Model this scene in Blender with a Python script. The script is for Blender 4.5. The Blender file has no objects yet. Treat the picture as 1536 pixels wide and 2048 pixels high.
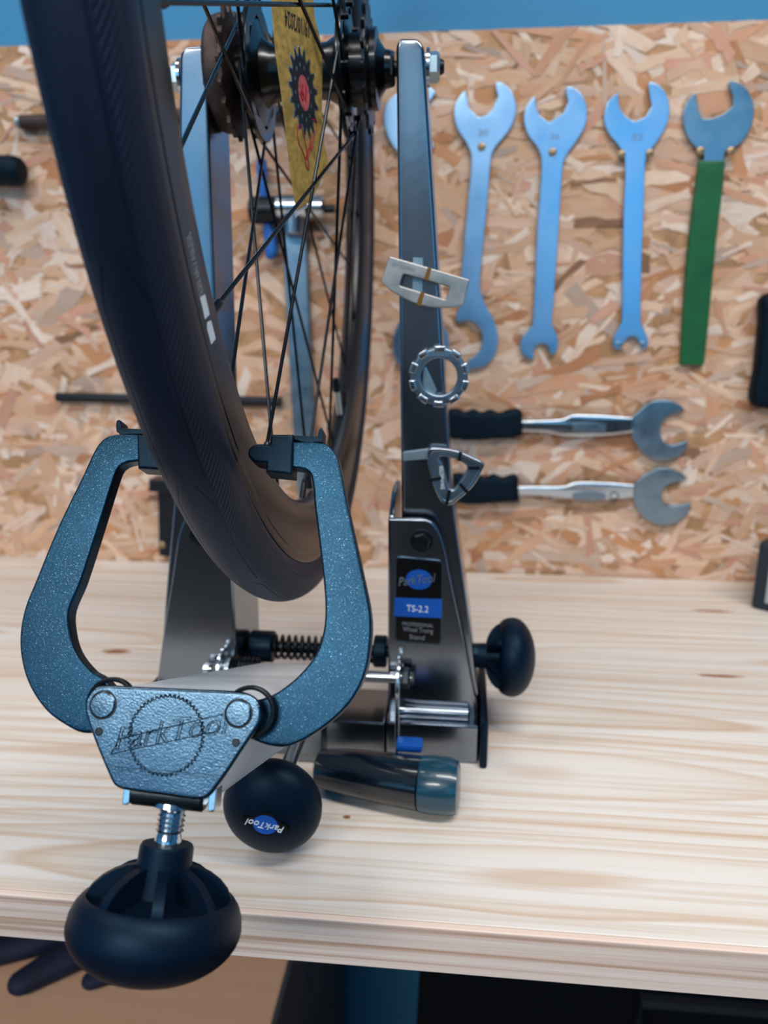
import bpy, bmesh, math, random
from mathutils import Vector, Matrix
PI = math.pi
rad = math.radians
sc = bpy.context.scene
col = sc.collection
rnd = random.Random(7)

# ------------------------------------------------------------------ camera
FPX, PITCH, YAW, H = 1537.0, rad(14.88), rad(5.72), 0.315      # bench top is z = 0, camera stands over (0, 0)
cd = bpy.data.cameras.new('camera')
cam = bpy.data.objects.new('camera', cd); col.objects.link(cam)
cam.location = (0, 0, H); cam.rotation_euler = (PI/2 - PITCH, 0, YAW)
cd.sensor_fit = 'VERTICAL'; cd.sensor_height = 36; cd.lens = FPX/2048*36
cd.clip_start = .01; cd.clip_end = 20
cd.dof.use_dof = True; cd.dof.focus_distance = .36; cd.dof.aperture_fstop = 7.5
sc.camera = cam
vs = sc.view_settings
vs.view_transform = 'Standard'; vs.look = 'None'; vs.gamma = 1; vs.use_curve_mapping = False
vs.exposure = 0.0
cy = sc.cycles; cy.max_bounces = 6; cy.diffuse_bounces = 3; cy.glossy_bounces = 4; cy.transmission_bounces = 2; cy.caustics_reflective = False; cy.caustics_refractive = False

# ------------------------------------------------------------------ world and lamps
w = bpy.data.worlds.new('world'); sc.world = w; w.use_nodes = True
w.node_tree.nodes['Background'].inputs[0].default_value = (.13, .58, 1.0, 1)
w.node_tree.nodes['Background'].inputs[1].default_value = 1.75
FLOOR, CEIL = -.92, 1.72
def area(name, loc, sx, sy, power, color, rot=(0, 0, 0)):
    l = bpy.data.lights.new(name, 'AREA'); l.shape = 'RECTANGLE'; l.size = sx; l.size_y = sy
    l.energy = power; l.color = color
    o = bpy.data.objects.new(name, l); col.objects.link(o); o.location = loc; o.rotation_euler = rot
    return o
LAMPS = [(.55, -.15, 1.35, .22, 26), (-.75, -1.8, 1.3, .5, 64), (-1.0, .25, .9, .2, 8)]
for i, (x, y, sx, sy, p) in enumerate(LAMPS):
    area('ceiling_light_glow', (x, y, CEIL - .07), sx, sy, p, (1.0, .96, .91))

# ------------------------------------------------------------------ helpers
Fv = Vector((-math.sin(YAW)*math.cos(PITCH), math.cos(YAW)*math.cos(PITCH), -math.sin(PITCH)))
Rv = Vector((math.cos(YAW), math.sin(YAW), 0)); Dv = Fv.cross(Rv); CAM = Vector((0, 0, H))
def ray(u, v): return Fv + Rv*((u-768)/FPX) + Dv*((v-1024)/FPX)
def py(u, v, Y): d = ray(u, v); return CAM + d*(Y/d.y)
def pz(u, v, Z): d = ray(u, v); return CAM + d*((Z-H)/d.z)

class Plane:
    def __init__(s, O, e1, e2):
        s.O = Vector(O); s.e1 = Vector(e1).normalized(); s.e2 = Vector(e2).normalized(); s.n = s.e1.cross(s.e2)
        s.M = Matrix(((s.e1.x, s.e2.x, s.n.x, s.O.x), (s.e1.y, s.e2.y, s.n.y, s.O.y), (s.e1.z, s.e2.z, s.n.z, s.O.z), (0, 0, 0, 1)))
    def at(s, u, v, off=0):
        d = ray(u, v); t = ((s.O + s.n*off - CAM).dot(s.n))/d.dot(s.n); q = CAM + d*t - s.O
        return (q.dot(s.e1), q.dot(s.e2))
    def pts(s, L, off=0): return [s.at(p[0], p[1], off) + tuple(p[2:]) for p in L]
    def shift(s, d): return Plane(s.O + s.n*d, s.e1, s.e2)
def YP(y, x=0, z=0): return Plane((x, y, z), (1, 0, 0), (0, 0, 1))

def smooth(pts, n=4, closed=True):
    """Hermite curve through the points; a point with a third entry is a corner."""
    N = len(pts); out = []
    P = [Vector(p[:2]) for p in pts]; S = [len(p) > 2 for p in pts]
    for i in range(N if closed else N-1):
        a, b = P[i], P[(i+1) % N]; L = (b-a).length
        def tan(k):
            if S[k % N] or (not closed and k % N in (0, N-1)): return (b-a)
            d = P[(k+1) % N] - P[(k-1) % N]
            return d.normalized()*L if d.length > 1e-9 else (b-a)
        m0, m1 = tan(i), tan(i+1)
        for k in range(n):
            t = k/n
            q = a*(2*t**3-3*t*t+1) + m0*(t**3-2*t*t+t) + b*(-2*t**3+3*t*t) + m1*(t**3-t*t)
            out.append((q.x, q.y))
    if not closed: out.append(tuple(P[-1]))
    return out
def rrect(x0, y0, x1, y1, r, n=5):
    o = []
    for cx, cy, a in ((x1-r, y1-r, 0), (x0+r, y1-r, 90), (x0+r, y0+r, 180), (x1-r, y0+r, 270)):
        for k in range(n+1): t = rad(a+90*k/n); o.append((cx+r*math.cos(t), cy+r*math.sin(t)))
    return o
def rcorner(pts, r, n=4):
    """round every corner of a polygon; r may be a list"""
    o = []; N = len(pts)
    for i in range(N):
        p = Vector(pts[i][:2]); a = Vector(pts[i-1][:2]); b = Vector(pts[(i+1) % N][:2])
        ri = r[i] if isinstance(r, (list, tuple)) else r
        da, db = (a-p), (b-p); d = min(ri, da.length*.45, db.length*.45)
        if d < 1e-6: o.append(tuple(p)); continue
        A = p+da.normalized()*d; B = p+db.normalized()*d
        for k in range(n+1): t = k/n; q = A*(1-t)**2 + p*2*t*(1-t) + B*t*t; o.append((q.x, q.y))
    return o
def circle(cx, cy, r, n=24, ry=None): return [(cx+r*math.cos(2*PI*k/n), cy+(ry or r)*math.sin(2*PI*k/n)) for k in range(n)]
def gear_pts(n, R, r, tip=.35):
    o = []
    for k in range(n):
        a = 2*PI*k/n; s = 2*PI/n
        for t, q in ((-.5, r), (-.28, r*1.01), (-tip*.38, R*.985), (0, R), (tip*.38, R*.985), (.28, r*1.01)):
            o.append((q*math.cos(a+t*s), q*math.sin(a+t*s)))
    return o

WM = {}
def link(o, parent=None, M=None):
    M = M or Matrix(); col.objects.link(o); WM[o.name] = M
    if parent is not None:
        o.parent = parent; o.matrix_basis = WM[parent.name].inverted() @ M
    else: o.matrix_basis = M
    return o
def add(name, me, mat, parent=None, M=None, ang=35, wn=True):
    o = bpy.data.objects.new(name, me)
    if mat is not None and not me.materials: me.materials.append(mat)
    if ang is not None:
        me.polygons.foreach_set('use_smooth', [True]*len(me.polygons)); me.set_sharp_from_angle(angle=rad(ang))
        if wn: md = o.modifiers.new('flat_faces', 'WEIGHTED_NORMAL'); md.keep_sharp = True; md.weight = 80
    return link(o, parent, M)
def tag(o, label, cat, group=None, kind=None):
    if label: o['label'] = label
    if cat: o['category'] = cat
    if group: o['group'] = group
    if kind: o['kind'] = kind
    return o
def thing(name, loc, label, cat, group=None):
    o = bpy.data.objects.new(name, None); o.empty_display_size = .02
    link(o, None, Matrix.Translation(loc)); return tag(o, label, cat, group)
def to_mesh(c):
    t = bpy.data.objects.new('t', c); col.objects.link(t)
    dg = bpy.context.evaluated_depsgraph_get(); dg.update()
    me = bpy.data.meshes.new_from_object(t.evaluated_get(dg)); bpy.data.objects.remove(t); me.materials.clear()
    return me
def slab(loops, z0, z1, bev=0, res=2):
    c = bpy.data.curves.new('c', 'CURVE'); c.dimensions = '2D'; c.fill_mode = 'BOTH'
    for L in loops:
        s = c.splines.new('POLY'); s.points.add(len(L)-1); s.use_cyclic_u = True
        for i, p in enumerate(L): s.points[i].co = (p[0], p[1], 0, 1)
    h = (z1-z0)/2; bev = min(bev, h*.98)
    c.extrude = h-bev
    if bev: c.bevel_depth = bev; c.bevel_resolution = res; c.offset = -bev
    me = to_mesh(c); bpy.data.curves.remove(c)
    me.transform(Matrix.Translation((0, 0, (z0+z1)/2)))
    bm = bmesh.new(); bm.from_mesh(me); bmesh.ops.remove_doubles(bm, verts=bm.verts, dist=1e-6)
    bmesh.ops.recalc_face_normals(bm, faces=bm.faces); bm.to_mesh(me); bm.free()
    return me
def text_mesh(s, size, depth=.0001, shear=0, sx=1, align='CENTER'):
    c = bpy.data.curves.new('t', 'FONT'); c.body = s; c.size = size; c.extrude = depth; c.shear = shear
    c.align_x = align; c.align_y = 'CENTER'; c.resolution_u = 3
    me = to_mesh(c); bpy.data.curves.remove(c)
    me.transform(Matrix.Diagonal((sx, 1, 1, 1)))
    return me
def bm_mesh(bm):
    bmesh.ops.recalc_face_normals(bm, faces=bm.faces)
    me = bpy.data.meshes.new('m'); bm.to_mesh(me); bm.free(); return me
def bbox(bm, c, s, M=None, bev=0):
    r = bmesh.ops.create_cube(bm, size=1, matrix=(M or Matrix()) @ Matrix.Translation(c) @ Matrix.Diagonal((s[0], s[1], s[2], 1)))
    if bev:
        es = list({e for v in r['verts'] for e in v.link_edges})
        bmesh.ops.bevel(bm, geom=es, offset=bev, segments=2, affect='EDGES', profile=.5)
def box(c, s, bev=0, M=None):
    bm = bmesh.new(); bbox(bm, c, s, M, bev); return bm_mesh(bm)
def blathe(bm, prof, n=32, M=None, cap=True):
    M = M or Matrix(); rings = []
    for r, z in prof:
        rings.append([bm.verts.new(M @ Vector((max(r, 1e-5)*math.cos(2*PI*k/n), max(r, 1e-5)*math.sin(2*PI*k/n), z))) for k in range(n)])
    for A, B in zip(rings, rings[1:]):
        for k in range(n): bm.faces.new((A[k], A[(k+1) % n], B[(k+1) % n], B[k]))
    if cap: bm.faces.new(rings[0]); bm.faces.new(rings[-1])
def lathe(prof, n=32, M=None, cap=True):
    bm = bmesh.new(); blathe(bm, prof, n, M, cap); return bm_mesh(bm)
def axisM(a, b):
    """matrix with local z from a to b"""
    a = Vector(a); d = (Vector(b)-a).normalized(); q = d.to_track_quat('Z', 'Y')
    return Matrix.Translation(a) @ q.to_matrix().to_4x4()
def cyl(a, b, r, n=20, ch=0, r2=None):
    L = (Vector(b)-Vector(a)).length; r2 = r if r2 is None else r2
    return lathe([(r-ch, 0), (r, ch), (r2, L-ch), (r2-ch, L)] if ch else [(r, 0), (r2, L)], n, axisM(a, b))
def btube(bm, pts, r, n=8, cap=True):
    P = [Vector(p) for p in pts]; up = Vector((0, 0, 1)); rings = []
    nrm = None
    for i, p in enumerate(P):
        t = (P[min(i+1, len(P)-1)] - P[max(i-1, 0)]).normalized()
        if nrm is None:
            nrm = t.cross(up if abs(t.z) < .9 else Vector((1, 0, 0))).normalized()
        else: nrm = (nrm - t*nrm.dot(t)).normalized()
        b = t.cross(nrm); ri = r[i] if isinstance(r, (list, tuple)) else r
        rings.append([bm.verts.new(p + nrm*(ri*math.cos(2*PI*k/n)) + b*(ri*math.sin(2*PI*k/n))) for k in range(n)])
    for A, B in zip(rings, rings[1:]):
        for k in range(n): bm.faces.new((A[k], A[(k+1) % n], B[(k+1) % n], B[k]))
    if cap: bm.faces.new(rings[0]); bm.faces.new(rings[-1])
def tube(pts, r, n=8):
    bm = bmesh.new(); btube(bm, pts, r, n); return bm_mesh(bm)
def coil(a, b, R, r, turns, n=14):
    M = axisM(a, b); L = (Vector(b)-Vector(a)).length; N = int(turns*n)
    return tube([M @ Vector((R*math.cos(2*PI*k/n), R*math.sin(2*PI*k/n), L*k/N)) for k in range(N+1)], r, 6)
def torus(R, r, M, n=32, m=10):
    bm = bmesh.new(); rings = []
    for i in range(n):
        a = 2*PI*i/n
        rings.append([bm.verts.new(M @ Vector(((R+r*math.cos(2*PI*k/m))*math.cos(a), (R+r*math.cos(2*PI*k/m))*math.sin(a), r*math.sin(2*PI*k/m)))) for k in range(m)])
    for i in range(n):
        A, B = rings[i], rings[(i+1) % n]
        for k in range(m): bm.faces.new((A[k], A[(k+1) % m], B[(k+1) % m], B[k]))
    return bm_mesh(bm)
def loft(rings, closed=True):
    bm = bmesh.new(); V = [[bm.verts.new(p) for p in r] for r in rings]; n = len(V[0])
    for A, B in zip(V, V[1:]):
        for k in range(n if closed else n-1): bm.faces.new((A[k], A[(k+1) % n], B[(k+1) % n], B[k]))
    bm.faces.new(V[0]); bm.faces.new(V[-1]); return bm_mesh(bm)

# ------------------------------------------------------------------ materials
def lin(h):
    c = [int(h[i:i+2], 16)/255 for i in (0, 2, 4)]
    return tuple(x/12.92 if x <= .04045 else ((x+.055)/1.055)**2.4 for x in c) + (1,)
class NT:
    def __init__(s, name):
        s.m = bpy.data.materials.new(name); s.m.use_nodes = True; s.t = s.m.node_tree
        s.b = s.t.nodes['Principled BSDF']
    def n(s, typ, **kw):
        o = s.t.nodes.new('ShaderNode'+typ)
        for k, v in kw.items():
            if k.startswith('_'): setattr(o, k[1:], v)
            else: s.put(o.inputs[int(k[1:]) if k[0] == 'i' and k[1:].isdigit() else k], v)
        return o
    def put(s, sock, v):
        if hasattr(v, 'is_output') or isinstance(v, bpy.types.NodeSocket): s.t.links.new(v, sock)
        else: sock.default_value = v
    def math(s, op, a, b=0, c=0):
        o = s.t.nodes.new('ShaderNodeMath'); o.operation = op
        for i, v in enumerate((a, b, c)): s.put(o.inputs[i], v)
        return o.outputs[0]
    def ramp(s, fac, stops, interp='LINEAR'):
        o = s.t.nodes.new('ShaderNodeValToRGB'); s.put(o.inputs[0], fac); e = o.color_ramp.elements
        o.color_ramp.interpolation = interp
        while len(e) < len(stops): e.new(.5)
        for k, (p, c) in enumerate(stops): e[k].position = p; e[k].color = c if len(c) == 4 else tuple(c)+(1,)
        return o.outputs[0]
    def mix(s, f, a, b, blend='MIX'):
        o = s.t.nodes.new('ShaderNodeMix'); o.data_type = 'RGBA'; o.blend_type = blend
        s.put(o.inputs[0], f); s.put(o.inputs[6], a); s.put(o.inputs[7], b); return o.outputs[2]
    def noise(s, vec, scale, detail=3, rough=.55, dist=0):
        o = s.n('TexNoise'); s.put(o.inputs['Vector'], vec); o.inputs['Scale'].default_value = scale
        o.inputs['Detail'].default_value = detail; o.inputs['Roughness'].default_value = rough; o.inputs['Distortion'].default_value = dist
        return o.outputs['Fac']
    def mapping(s, vec, scale=(1, 1, 1), loc=(0, 0, 0), rot=(0, 0, 0)):
        o = s.n('Mapping'); s.put(o.inputs[0], vec); s.put(o.inputs['Scale'], scale); s.put(o.inputs['Location'], loc); s.put(o.inputs['Rotation'], rot)
        return o.outputs[0]
    def coord(s, k='Object'): return s.n('TexCoord').outputs[k]
    def bump(s, h, dist=.001, strength=1):
        o = s.n('Bump'); s.put(o.inputs['Height'], h); o.inputs['Distance'].default_value = dist; o.inputs['Strength'].default_value = strength
        s.t.links.new(o.outputs[0], s.b.inputs['Normal'])
    def set(s, **kw):
        for k, v in kw.items(): s.put(s.b.inputs[{'base': 'Base Color', 'rough': 'Roughness', 'metal': 'Metallic', 'spec': 'Specular IOR Level', 'coat': 'Coat Weight', 'coatr': 'Coat Roughness', 'alpha': 'Alpha', 'trans': 'Transmission Weight'}[k]], v)
        return s.m
def plain(name, hexc, rough=.5, metal=0, var=.12, scale=40, bump=0, bscale=600, coat=0, spec=.5, tint=None):
    m = NT(name); g = m.n('NewGeometry').outputs['Position']; c = lin(hexc)
    f = m.noise(g, scale, 3)
    d = tuple(x*(1-var) for x in c[:3])+(1,); l = tuple(min(1, x*(1+var)) for x in c[:3])+(1,)
    m.set(base=m.ramp(f, [(.3, d), (.7, l)]), metal=metal, coat=coat, spec=spec)
    if metal > .5: m.set(rough=m.math('ADD', m.math('MULTIPLY', m.math('SUBTRACT', f, .5), rough*.6), rough))
    else: m.set(rough=rough)
    if bump: m.bump(m.noise(g, bscale, 1), bump)
    if tint: m.b.inputs['Specular Tint'].default_value = tint  # bluish light of the surroundings put into the specular colour
    return m.m

M_chrome = plain('chrome_steel', 'C4CBD2', .16, 1, .06, 30, .00004, 260)
M_stand = plain('nickel_plated_steel', '868E98', .19, 1, .10, 14, .00005, 120)
M_dark = plain('black_oxide_steel', '20262C', .34, .7, .15, 90, .00005, 900)
M_black = plain('black_moulded_plastic', '06101E', .42, 0, .2, 60, .00006, 1400, spec=.3, tint=(.35, .7, 1, 1))
M_knob = plain('black_knob_plastic', '040E1E', .47, 0, .25, 45, .00005, 1500, spec=.26, tint=(.35, .7, 1, 1))
M_zinc = plain('zinc_plated_steel', 'A2C4E2', .30, 1, .05, 26)
M_zincd = plain('dull_chrome_steel', '8FA0AC', .30, 1, .12, 50, .00004, 520)
M_paper_dark = plain('black_print', '191C22', .7)
M_blue = plain('blue_print', '0A55B4', .4)
M_white = plain('white_print', 'DDE6EE', .5)
M_label = plain('black_label_face', '030406', .25)
M_red = plain('red_ink', 'A81F22', .6)
M_redp = plain('red_print_disc', 'B4555A', .7, 0, .5, 300)
M_rubber = plain('blue_rubber_grip', '0E63B8', .5)
M_green = plain('green_vinyl_sleeve', '0F5A2E', .45, 0, .25, 30, .0001, 200)
M_grip = plain('navy_rubber_grip', '060F1B', .6, 0, .2, spec=.25, tint=(.4, .75, 1, 1))
M_brass = plain('brass_inlay', '9A6A34', .4, .8)
M_screw = plain('yellow_zinc_screw', 'A98F6C', .4, .8)
M_pins = plain('satin_nickel_tool', 'B4AFAA', .45, 1, .08, 90, .00003, 800)
M_rust = plain('rusty_freewheel_steel', '4A3B38', .55, .6, .35, 130, .0001, 700)
M_rim = plain('black_anodised_rim', '15171C', .3, .25, .1, 30)
M_spoke = plain('black_spoke', '10151C', .28, .6, .15, 100)
M_hub = plain('black_hub_shell', '070B12', .25, .2, .2, 80, 0, 600, .15)
M_strip = plain('galvanised_strip', 'AFC0C8', .35, .9)
M_card = plain('kraft_card', 'A88A45', .75, 0, .35, 220, .0002, 300)
M_clear = NT('clear_plastic_sleeve'); M_clear.set(base=(.85, .87, .9, 1), rough=.15, alpha=.35); M_clear = M_clear.m
M_arm = plain('light_zinc_arm', 'D6E0E8', .3, .12, .06, 20)  # pale base stands for the ceiling reflected in the metal
M_teal = plain('teal_plastic_cap', '0B3F52', .3, 0, .15, 60, 0, 600, .4)
M_navyp = plain('navy_glossy_plastic', '06131F', .22, 0, .2, 60, 0, 600, .5)
M_decal = plain('grey_decal', '7E838C', .5)

M_added_pane = NT('window_glass'); M_added_pane.set(base=(.8, .9, 1, 1), rough=.05, alpha=.06); M_added_pane = M_added_pane.m

def jaw_material():
    m = NT('gunmetal_powder_coat'); g = m.n('NewGeometry').outputs['Position']
    f = m.noise(g, 2600, 2, .6); f2 = m.noise(g, 30, 3)
    fl = m.ramp(f, [(.63, (0, 0, 0)), (.76, (.9, .9, .9))])
    m.set(base=m.mix(fl, m.mix(f2, lin('0F2A3C'), lin('1A4259')), lin('86AEC6')), metal=.85)
    m.set(rough=m.ramp(f, [(.35, (.34,)*3), (.7, (.22,)*3)]))
    m.bump(f, .00008); return m.m
M_jaw = jaw_material()
def plate_material():
    m = NT('hammered_chrome_plate'); g = m.n('NewGeometry').outputs['Position']
    m.set(base=m.mix(m.noise(g, 60, 3), lin('33495A'), lin('5F7788')), metal=1, rough=.22)
    m.bump(m.noise(g, 1500, 2, .6), .00011); return m.m
M_plate = plate_material()

def tyre_material():
    m = NT('black_tyre_rubber'); uv = m.n('UVMap').outputs[0]; sp = m.n('SeparateXYZ'); m.put(sp.inputs[0], uv)
    u, v = sp.outputs[0], sp.outputs[1]                       # metres along the tread / metres from the crown
    av = m.math('ABSOLUTE', v)
    # long groove with a short diagonal jog every 90 mm
    t = m.math('FRACT', m.math('DIVIDE', u, .092))
    jog = m.math('MULTIPLY', m.math('MINIMUM', m.math('MULTIPLY', t, 7.0), 1.0), .0042)
    def groove(c, wdt):
        d = m.math('ABSOLUTE', m.math('SUBTRACT', av, c))
        return m.math('SUBTRACT', 1.0, m.math('MINIMUM', m.math('DIVIDE', d, wdt), 1.0))
    g1 = groove(m.math('ADD', .0034, jog), .0007)
    g2 = groove(.0232, .0006); g3 = groove(.0262, .0005)
    # fine slanted hatching on the shoulders
    ph = m.math('MULTIPLY', m.math('ADD', u, m.math('MULTIPLY', av, 1.5)), 2*PI/.0034)
    hat = m.math('MULTIPLY', m.math('ADD', m.math('SINE', ph), 1), .5)
    msk = m.math('MULTIPLY', m.math('MINIMUM', m.math('MAXIMUM', m.math('MULTIPLY', m.math('SUBTRACT', av, .0085), 900), 0), 1),
                 m.math('MINIMUM', m.math('MAXIMUM', m.math('MULTIPLY', m.math('SUBTRACT', .0190, av), 900), 0), 1))
    h = m.math('ADD', m.math('MULTIPLY', m.math('MULTIPLY', hat, msk), .32), m.math('ADD', g1, m.math('ADD', g2, g3)))
    h = m.math('SUBTRACT', 1.0, h)
    g = m.n('NewGeometry').outputs['Position']
    h = m.math('ADD', h, m.math('MULTIPLY', m.noise(g, 500, 3), .18))
    dust = m.ramp(m.noise(m.mapping(uv, (6, 60, 1)), 3, 5, .7), [(.45, (0, 0, 0)), (.75, (1, 1, 1))])
    m.set(base=m.mix(m.math('MULTIPLY', dust, .35), lin('141A2B'), lin('2C3040')), rough=.5, spec=.38); m.b.inputs['Specular Tint'].default_value = (.5, .72, 1, 1)  # blue specular colour stands for bluish reflections on the rubber
    m.bump(h, .0007); return m.m
M_tyre = tyre_material()

def pine_material(name='laminated_pine', edge=False):
    m = NT(name); o = m.coord(); oi = m.n('ObjectInfo').outputs['Random']
    sp = m.n('SeparateXYZ'); m.put(sp.inputs[0], o); x, y, z = sp.outputs
    seed = m.math('MULTIPLY', oi, 37.0)
    cb = m.n('CombineXYZ'); m.put(cb.inputs[0], m.math('ADD', m.math('MULTIPLY', x, 1.1), seed)); m.put(cb.inputs[1], m.math('MULTIPLY', y, 9)); m.put(cb.inputs[2], m.math('MULTIPLY', z, 9))
    n1 = m.math('MULTIPLY', m.math('SUBTRACT', m.noise(cb.outputs[0], 1.0, 2, .4), .5), .055)
    n2 = m.math('MULTIPLY', m.math('SUBTRACT', m.noise(m.mapping(cb.outputs[0], (1.3, .4, .4), (9, 3, 1)), 1.0, 2, .4), .5), .07)
    off = m.math('MULTIPLY', m.math('SUBTRACT', oi, .5), .10)
    yy = m.math('ADD', m.math('ADD', y, off), n1); zz = m.math('ADD', m.math('ADD', z, .035), n2)
    r = m.math('SQRT', m.math('ADD', m.math('MULTIPLY', yy, yy), m.math('MULTIPLY', zz, zz)))
    ring = m.math('FRACT', m.math('ADD', m.math('MULTIPLY', r, 118), m.math('MULTIPLY', m.noise(cb.outputs[0], 3, 2), .4)))
    fine = m.noise(m.mapping(o, (14, 700, 700)), 1, 3, .6)
    cbase = m.ramp(ring, [(0, lin('EBE6E1')), (.45, lin('E7DFD7')), (.74, lin('DDCBB8')), (.90, lin('C6A077')), (1, lin('E9E2DA'))])
    fade = m.ramp(m.noise(m.mapping(cb.outputs[0], (1.5, 2.5, 2.5), (4, 7, 2)), 1.0, 3), [(.35, (.15,)*3), (.65, (.85,)*3)])
    cbase = m.mix(m.math('MULTIPLY', fade, .5), cbase, lin('E6DED6'))
    streak = m.ramp(m.noise(m.mapping(o, (2.0, 130, 130)), 1, 3, .55), [(.50, (0, 0, 0)), (.68, (.7,)*3)])
    cbase = m.mix(streak, cbase, lin('C9A680'))
    cbase = m.mix(m.math('MULTIPLY', fine, .3), cbase, lin('DED3C8'))
    blot = m.noise(m.mapping(o, (3, 10, 10)), 1, 3)
    cbase = m.mix(m.math('MULTIPLY', blot, .25), cbase, lin('E2DDDA'))
    gp = m.n('NewGeometry').outputs['Position']
    for (kx, ky, ra, rb) in KNOTS:
        d = m.n('VectorMath', _operation='SUBTRACT'); m.put(d.inputs[0], gp); d.inputs[1].default_value = (kx, ky, 0)
        ds = m.mapping(d.outputs[0], (1/ra, 1/rb, 25)); ln = m.n('VectorMath', _operation='LENGTH'); m.put(ln.inputs[0], ds)
        q = m.math('ADD', ln.outputs['Value'], m.math('MULTIPLY', m.noise(gp, 90, 2), .5))
        cbase = m.mix(m.ramp(q, [(.75, (1, 1, 1)), (1.05, (0, 0, 0))]), cbase, m.ramp(q, [(.3, lin('8C5A42')), (.9, lin('A97A5C'))]))
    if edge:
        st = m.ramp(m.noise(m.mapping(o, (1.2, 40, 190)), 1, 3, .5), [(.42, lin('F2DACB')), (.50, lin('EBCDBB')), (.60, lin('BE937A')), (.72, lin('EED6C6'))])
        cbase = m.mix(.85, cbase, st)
    m.set(base=cbase, rough=.5, spec=.35); m.bump(fine, .0002, .6); return m.m
KNOTS = []
for u, v, a, b in ((232, 1303, .021, .008), (1425, 1222, .034, .005), (1440, 1352, .030, .0045), (693, 1634, .004, .003), (1180, 1152, .03, .006)):
    q = pz(u, v, 0); KNOTS.append((q.x, q.y, a, b))
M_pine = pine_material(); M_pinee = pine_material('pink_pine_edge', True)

def osb_material():
    m = NT('osb_strand'); uv = m.n('UVMap').outputs[0]
    c = m.n('Attribute', _attribute_name='tint').outputs['Color']
    f = m.noise(m.mapping(uv, (26, 420, 1)), 1, 4, .65); f2 = m.noise(m.mapping(uv, (40, 90, 1)), 1, 3)
    cc = m.mix(m.math('MULTIPLY', f, .7), c, m.mix(1.0, c, lin('C9A282'), 'MULTIPLY'))
    cc = m.mix(m.ramp(f2, [(.5, (0, 0, 0)), (.8, (.6, .6, .6))]), cc, lin('C98F5C'))
    m.set(base=cc, rough=.6, spec=.3); m.bump(f, .0003, .7); return m.m
M_osb = osb_material()
M_osbcore = plain('osb_core', 'B58A63', .7, 0, .3, 60)
def wall_material(name, hexc, rough=.75):
    m = NT(name); g = m.n('NewGeometry').outputs['Position']; c = lin(hexc)
    m.set(base=m.mix(m.noise(g, 6, 4), c, tuple(x*.88 for x in c[:3])+(1,)), rough=rough); m.bump(m.noise(g, 220, 3), .0004); return m.m
M_wall = wall_material('blue_wall_paint', '3E8DBC')
M_darkrefl = wall_material('dark_dado_paint', '332E2C')
M_bluerefl = wall_material('light_blue_wall_paint', '86C8F0')
M_wallf = wall_material('slate_wall_paint', '5E656E')
M_ceil = wall_material('ceiling_paint', 'C9D4DC')
M_floor = wall_material('concrete_floor', '504B47', .6)
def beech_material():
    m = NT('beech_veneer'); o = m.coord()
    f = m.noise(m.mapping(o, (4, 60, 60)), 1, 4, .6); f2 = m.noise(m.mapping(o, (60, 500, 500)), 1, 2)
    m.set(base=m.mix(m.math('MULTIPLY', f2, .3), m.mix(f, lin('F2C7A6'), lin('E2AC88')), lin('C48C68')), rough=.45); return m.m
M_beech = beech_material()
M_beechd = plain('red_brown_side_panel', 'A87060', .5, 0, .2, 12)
M_glove = plain('navy_work_glove', '0C1330', .75, 0, .4, 60, .0004, 900)
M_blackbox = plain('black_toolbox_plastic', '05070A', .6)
M_navybox = plain('navy_box_plastic', '12222E', .5)
M_greybox = plain('grey_box_panel', 'A9AEB6', .5)

# ------------------------------------------------------------------ the room
YW = pz(768, 1137, 0).y                                  # front face of the chipboard panel
YB = .3352                                               # front edge of the bench
XL, XR, YBACK = -2.3, 2.3, -2.7
def struct(name, me, mat):
    o = add(name, me, mat, ang=None); o['kind'] = 'structure'; return o
YWL = YW + .02
struct('floor', box(((XL+XR)/2, (YBACK+YWL)/2, FLOOR-.05), (XR-XL+.2, YWL-YBACK+.2, .1)), M_floor)
struct('ceiling', box(((XL+XR)/2, (YBACK+YWL)/2, CEIL+.05), (XR-XL+.2, YWL-YBACK+.2, .1)), M_ceil)
struct('wall_back', box(((XL+XR)/2, YWL+.05, (FLOOR+CEIL)/2), (XR-XL, .1, CEIL-FLOOR)), M_wall)
struct('wall_left', box((XL-.05, (YBACK+YWL)/2, (FLOOR+CEIL)/2), (.1, YWL-YBACK, CEIL-FLOOR)), M_wall)
struct('wall_right', box((XR+.05, (YBACK+YWL)/2, (FLOOR+CEIL)/2), (.1, YWL-YBACK, CEIL-FLOOR)), M_wall)
ADDED_WIN = [(-2.0, -.95), (.28, 1.95)]; WZ0, WZ1 = .08, 1.64  # unseen windows, added behind the camera so the metal reflects blue
bm = bmesh.new()
for xa, xb, za, zb_ in ((XL, XR, FLOOR, WZ0), (XL, XR, WZ1, CEIL), (XL, ADDED_WIN[0][0], WZ0, WZ1), (ADDED_WIN[0][1], ADDED_WIN[1][0], WZ0, WZ1), (ADDED_WIN[1][1], XR, WZ0, WZ1)):
    bbox(bm, ((xa+xb)/2, YBACK-.05, (za+zb_)/2), (xb-xa, .1, zb_-za))
struct('wall_front', bm_mesh(bm), M_wallf)
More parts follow.
